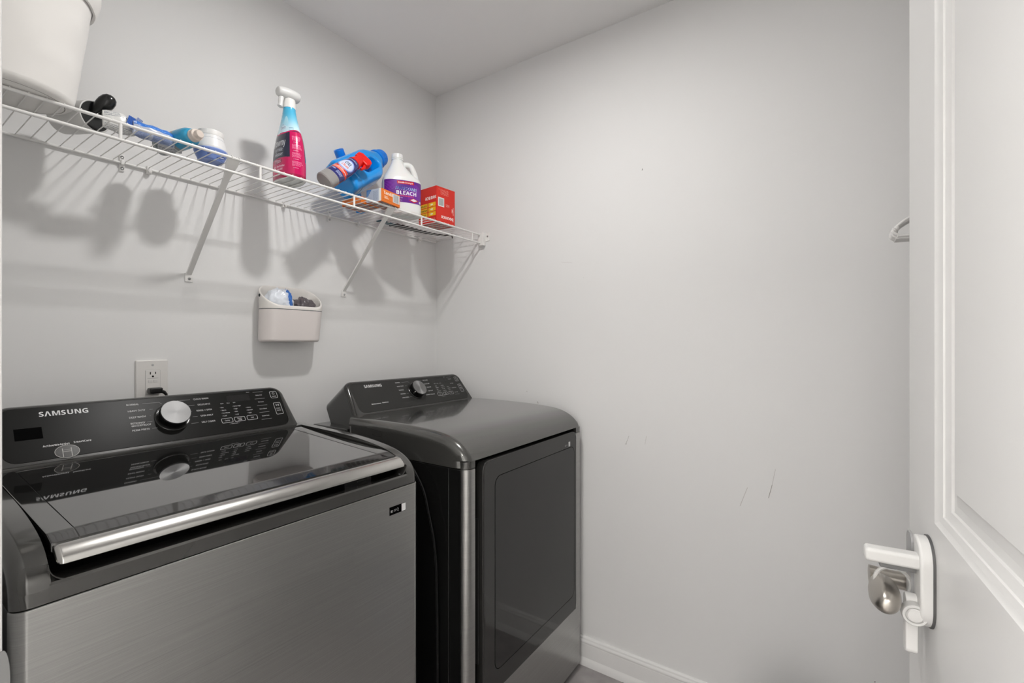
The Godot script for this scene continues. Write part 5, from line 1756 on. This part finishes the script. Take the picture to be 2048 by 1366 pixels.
# ---------------------------------------------------------------- wall bin, outlet, hangers, tub
func wall_bin() -> void:
	var t := thing("wall_bin", "cream plastic bin with green band hung on the wall above the washer", "bin")
	var cream := mat(Color(0.90, 0.872, 0.86), 0.36)
	var pale := mat(Color(0.91, 0.895, 0.875), 0.36)
	var green := mat(Color(0.12, 0.20, 0.20), 0.45)
	# plan: flat back on the wall, round front; returns a ring at height y (a function of depth allowed)
	var ring := func(inset: float, depth: float, y0: float, y1: float, grow := 0.0) -> PackedVector3Array:
		var xl := 0.7935 + inset
		var xr := 0.9985 + grow - inset
		var zb := BACK + 0.0015 + inset
		var zf := BACK + depth - inset
		var r := (zf - zb) * 0.49
		var out := PackedVector3Array()
		var corners := [[xr - r, zb + r, r, -PI / 2], [xr - r, zf - r, r, 0.0], [xl + r, zf - r, r, PI / 2], [xl + r, zb + r, r, PI]]
		for c in corners:
			for k in 9:
				var a: float = c[3] + PI / 2 * k / 8
				var z: float = c[1] + sin(a) * c[2]
				var s := clampf((z - BACK) / depth, 0.0, 1.0)
				out.append(Vector3(c[0] + cos(a) * c[2], lerpf(y0, y1, s), z))
		out.reverse()
		return out
	var rings := []
	for k in 5:
		var a := PI / 2 * k / 4
		rings.append(ring.call(0.009 * (1 - sin(a)), 0.090, 1.2475 + 0.009 * (1 - cos(a)), 1.2475 + 0.009 * (1 - cos(a))))
	rings.append(ring.call(0.0, 0.1000, 1.3545, 1.3545, 0.006))
	rings.append(ring.call(0.004, 0.1000, 1.3545, 1.3545, 0.006))
	put("bucket", Geo.new().loft(rings, true, true, false), cream, t)
	put("band", Geo.new().loft([ring.call(0.0006, 0.1003, 1.3543, 1.3543, 0.0062), ring.call(0.0006, 0.1003, 1.3568, 1.3568, 0.0062)], true, false, false), green, t)
	# open collar with a sloping mouth
	var lip := []
	lip.append(ring.call(0.0, 0.1003, 1.3566, 1.3566, 0.0065))
	lip.append(ring.call(0.0, 0.1005, 1.4345, 1.3590, 0.0070))
	lip.append(ring.call(0.0004, 0.1005, 1.4400, 1.3630, 0.0070))
	lip.append(ring.call(0.0018, 0.1005, 1.4422, 1.3650, 0.0070))
	lip.append(ring.call(0.0045, 0.1005, 1.4422, 1.3650, 0.0070))
	lip.append(ring.call(0.0062, 0.1005, 1.4395, 1.3625, 0.0070))
	lip.append(ring.call(0.0070, 0.1005, 1.430, 1.352, 0.0070))
	lip.append(ring.call(0.0075, 0.1000, 1.34, 1.31, 0.0060))
	put("collar", Geo.new().loft(lip, true, false, false), pale, t)
	put("inner_floor", Geo.new().loft([ring.call(0.0075, 0.1000, 1.335, 1.305, 0.006), ring.call(0.0075, 0.1000, 1.336, 1.306, 0.006)]), cream, t)
	put("hinge", Geo.new().lathe([Vector2(0.0052, 0.0), Vector2(0.0052, 0.004), Vector2(0.004, 0.005), Vector2(0.0, 0.005)], 20).xf(Transform3D(Basis(Vector3.UP, Vector3(-1, 0, 0), Vector3(0, 0, 1)), Vector3(0.7975, 1.4000, -1.5400))), green, t)
	# bags inside
	var wht := mat(Color(0.90, 0.92, 0.95), 0.22, 0.0, {"rim_enabled": true, "rim": 0.3})
	var b := put("plastic_bag", crumple(Vector3(0.054, 0.058, 0.038), 3, 0.30).mesh(75.0), wht)
	b.position = Vector3(0.854, 1.3740, -1.5320)
	tag(b, "crumpled clear white plastic bag in the left half of the wall bin", "plastic bag")
	var bp := mat(Color(0.25, 0.47, 0.78), 0.4)
	var pr := put("blue_print", crumple(Vector3(0.0095, 0.0570, 0.0385), 3, 0.30).mesh(75.0), bp, b, "blue printed stripe")
	pr.position = Vector3(0.024, -0.001, 0.0035)
	var gry := mat(Color(0.36, 0.335, 0.345), 0.3, 0.0, {"rim_enabled": true, "rim": 0.3})
	var c := put("plastic_bag", crumple(Vector3(0.052, 0.050, 0.038), 9, 0.45).mesh(75.0), gry)
	c.position = Vector3(0.938, 1.3600, -1.5310)
	tag(c, "crumpled dark grey plastic bag in the right half of the wall bin", "plastic bag")

# a crushed bag: ball pulled about by ridged noise
func crumple(r: Vector3, seed_: int, rough: float) -> Geo:
	var n := FastNoiseLite.new()
	n.seed = seed_
	n.noise_type = FastNoiseLite.TYPE_SIMPLEX
	n.fractal_type = FastNoiseLite.FRACTAL_RIDGED
	n.fractal_octaves = 3
	n.frequency = 1.1
	var rings := []
	for k in range(1, 34):
		var ph := PI * k / 34 - PI / 2
		var ring := PackedVector3Array()
		for i in 60:
			var a := -TAU * i / 60
			var d := Vector3(cos(ph) * cos(a), sin(ph), cos(ph) * sin(a))
			var w := 1.0 - rough * 0.5 + rough * 0.5 * n.get_noise_3d(d.x, d.y, d.z)
			ring.append(d * w * r)
		rings.append(ring)
	return Geo.new().loft(rings)

func outlet() -> void:
	var t := thing("power_outlet", "white power outlet plate on the wall behind the washer console", "outlet")
	var cx := 0.5147
	var cy := 1.1330
	var g := Geo.new().extrude(rrect(0.076, 0.125, 0.003, 4, Vector2(cx, cy)), BACK + 0.0004, BACK + 0.0062, 0.0, 0.003, 3)
	put("cover_plate", g, M.plate, t)
	put("rim_line", Geo.new().extrude(rrect(0.0355, 0.0690, 0.0015, 3, Vector2(cx + 0.001, cy)), BACK + 0.005, BACK + 0.0064), mat(Color(0.74, 0.73, 0.72), 0.6), t)
	put("receptacle", Geo.new().extrude(rrect(0.0340, 0.0675, 0.0012, 3, Vector2(cx + 0.001, cy)), BACK + 0.005, BACK + 0.0070, 0.0, 0.0005, 2), M.plate, t)
	for s in [[-0.0058, 0.0255, 0.0021, 0.0070], [0.0064, 0.0260, 0.0019, 0.0058], [-0.0058, -0.0215, 0.0021, 0.0070], [0.0064, -0.0210, 0.0019, 0.0058]]:
		put("slot", Geo.new().box(Vector3(cx + 0.001 + s[0], cy + s[1], BACK + 0.0070), Vector3(s[2], s[3], 0.0006), 0.0), M.void, t)
	for y in [0.0165, -0.0305]:
		put("ground_hole", Geo.new().lathe([Vector2(0.0025, 0.0), Vector2(0.0025, 0.0006), Vector2(0.0, 0.0006)], 14).xf(Transform3D(Basis(Vector3.RIGHT, Vector3(0, 0, 1), Vector3(0, -1, 0)), Vector3(cx + 0.001, cy + y, BACK + 0.0067))), M.void, t)
	put("gap_line", Geo.new().box(Vector3(cx + 0.001, cy + 0.0115, BACK + 0.0070), Vector3(0.026, 0.0005, 0.0005), 0.0), mat(grey(0.5), 0.6), t)
	for x in [-0.0062, 0.0062]:
		put("test_button", Geo.new().box(Vector3(cx + 0.001 + x, cy + 0.003, BACK + 0.0072), Vector3(0.0098, 0.0075, 0.0012), 0.0004, 1), mat(Color(0.86, 0.852, 0.84), 0.4), t)
	put("screw", Geo.new().lathe([Vector2(0.0030, 0.0), Vector2(0.0026, 0.0009), Vector2(0.0, 0.0011)], 14).xf(Transform3D(Basis(Vector3.RIGHT, Vector3(0, 0, 1), Vector3(0, -1, 0)), Vector3(cx + 0.001, cy + 0.0485, BACK + 0.0062))), mat(grey(0.7), 0.4), t)
	var p := thing("power_plug", "black power plug in the lower socket of the wall outlet", "plug")
	put("plug_body", Geo.new().box(Vector3(cx + 0.002, cy - 0.0225, BACK + 0.0205), Vector3(0.031, 0.016, 0.024), 0.004, 3), mat(grey(0.07), 0.3), p)
	put("strain_relief", Geo.new().tube([Vector3(cx + 0.0115, cy - 0.024, BACK + 0.026), Vector3(cx + 0.021, cy - 0.0285, BACK + 0.028), Vector3(cx + 0.026, cy - 0.036, BACK + 0.029)], [0.0055, 0.0045, 0.0038], 12), mat(grey(0.07), 0.3), p)
	put("cord", Geo.new().tube(smooth3([Vector3(cx + 0.026, cy - 0.036, BACK + 0.029), Vector3(cx + 0.028, cy - 0.10, BACK + 0.031), Vector3(cx + 0.02, cy - 0.35, BACK + 0.035), Vector3(cx + 0.02, cy - 0.60, BACK + 0.04)], 4), 0.0035, 8), M.black, p)

func hangers() -> void:
	var rod := put("hanging_rail", Geo.new().tube([Vector3(LEFT + 0.001, 1.640, 0.335), Vector3(RIGHT - 0.001, 1.640, 0.335)], 0.008, 14), M.wire)
	tag(rod, "white hanging rail across the wall opposite the machines, behind the open door", "rail")
	var hm := mat(Color(0.90, 0.895, 0.885), 0.3)
	var make := func() -> Node3D:
		var h := Node3D.new()
		# in the plane x = 0, hook over the rod at the origin
		var sh := smooth3([Vector3(0, -0.045, -0.004), Vector3(0, -0.052, -0.055), Vector3(0, -0.072, -0.125), Vector3(0, -0.098, -0.180), Vector3(0, -0.118, -0.206), Vector3(0, -0.130, -0.2125), Vector3(0, -0.139, -0.204), Vector3(0, -0.142, -0.185), Vector3(0, -0.142, 0.0)], 5)
		var pts := sh.duplicate()
		for k in range(sh.size() - 2, -1, -1):
			pts.append(Vector3(0, sh[k].y, -sh[k].z))
		put("shoulders", Geo.new().tube(pts, 0.0036, 10), hm, h)
		for s in [-1, 1]:
			put("end_notch", Geo.new().lathe([Vector2(0.0050, -0.006), Vector2(0.0068, -0.003), Vector2(0.0048, 0.0), Vector2(0.0066, 0.003), Vector2(0.0050, 0.006)], 14).xf(Transform3D(Basis(Vector3.RIGHT, Vector3(0, -0.6, s * 0.8), Vector3(0, -s * 0.8, -0.6)), Vector3(0, -0.124, s * 0.2085))), hm, h)
		var hk := []
		for k in 12:
			var a := lerpf(-0.5, PI, k / 11.0)
			hk.append(Vector3(0, 0.0 + sin(a) * 0.0112, -cos(a) * 0.0112))
		hk.append(Vector3(0, -0.02, 0.009)); hk.append(Vector3(0, -0.046, 0.0))
		put("hook", Geo.new().tube(hk, 0.0020, 8), M.screw, h)
		return h
	var spots := [[1.440, 0.02], [1.466, 0.0], [1.4735, 0.0], [1.4810, 0.0], [1.4885, 0.0], [1.4960, 0.0], [1.5035, 0.0]]
	var first: Node3D = make.call()
	for k in spots.size():
		var h: Node3D = first if k == 0 else first.duplicate()
		h.name = numbered("clothes_hanger")
		add_child(h)
		h.position = Vector3(spots[k][0], 1.6388, 0.335)
		h.rotation.y = spots[k][1]
		if k == 0:
			tag(h, "white plastic clothes hanger apart from the others, the leftmost one past the door edge", "hanger", "white hangers on the rail")
		else:
			tag(h, "white plastic clothes hanger in the tight bunch just past the door edge", "hanger", "white hangers on the rail")

# clear tub of detergent packs on the floor behind the door; it shows in the steel of the washer
func tub() -> void:
	var t := thing("detergent_tub", "pale plastic tub with dark blue lid standing on the floor beside the open door", "tub", Vector3(1.365, 0.0, -0.105))
	t.rotation.y = 0.7
	var clear := mat(Color(0.80, 0.81, 0.83), 0.25)
	put("body", bottle(rows_of([[0.001, 0.070, 0.052, 5.0], [0.008, 0.076, 0.058, 5.0], [0.16, 0.081, 0.063, 5.0], [0.25, 0.084, 0.066, 5.0]], 4), 48), clear, t)
	put("lid", bottle([[0.248, 0.087, 0.069, 5.0], [0.254, 0.0895, 0.0715, 5.0], [0.283, 0.0895, 0.0715, 5.0], [0.290, 0.086, 0.068, 5.0]], 48), mat(Color(0.34, 0.36, 0.46), 0.35), t)
	put("lid_mark", Geo.new().extrude(PackedVector2Array([Vector2(-0.015, 0), Vector2(0, -0.015), Vector2(0.015, 0), Vector2(0, 0.015)]), 0.0, 0.001).xf(Transform3D(Basis(Vector3.RIGHT, Vector3(0, 0, -1), Vector3.UP), Vector3(0, 0.2898, 0))), mat(grey(0.7), 0.4), t)
	for s in [[0, 0, 1], [-1, 0, 0]]:
		var n := Vector3(s[0], 0, s[2])
		var u := Vector3.UP.cross(n)
		var w := 0.10 if s[2] else 0.08
		var off := 0.0655 if s[2] else 0.0835
		put("label", Geo.new().box(n * off + Vector3(0, 0.125, 0), Vector3(absf(u.x) * w + absf(n.x) * 0.002, 0.15, absf(u.z) * w + absf(n.z) * 0.002), 0.0005, 1), mat(Color(0.36, 0.37, 0.40), 0.4), t)
	put("handle_loop", Geo.new().tube(smooth3([Vector3(-0.06, 0.24, 0.07), Vector3(-0.03, 0.215, 0.082), Vector3(0.03, 0.215, 0.082), Vector3(0.06, 0.24, 0.07)], 4), 0.005, 8), mat(grey(0.8), 0.3), t)
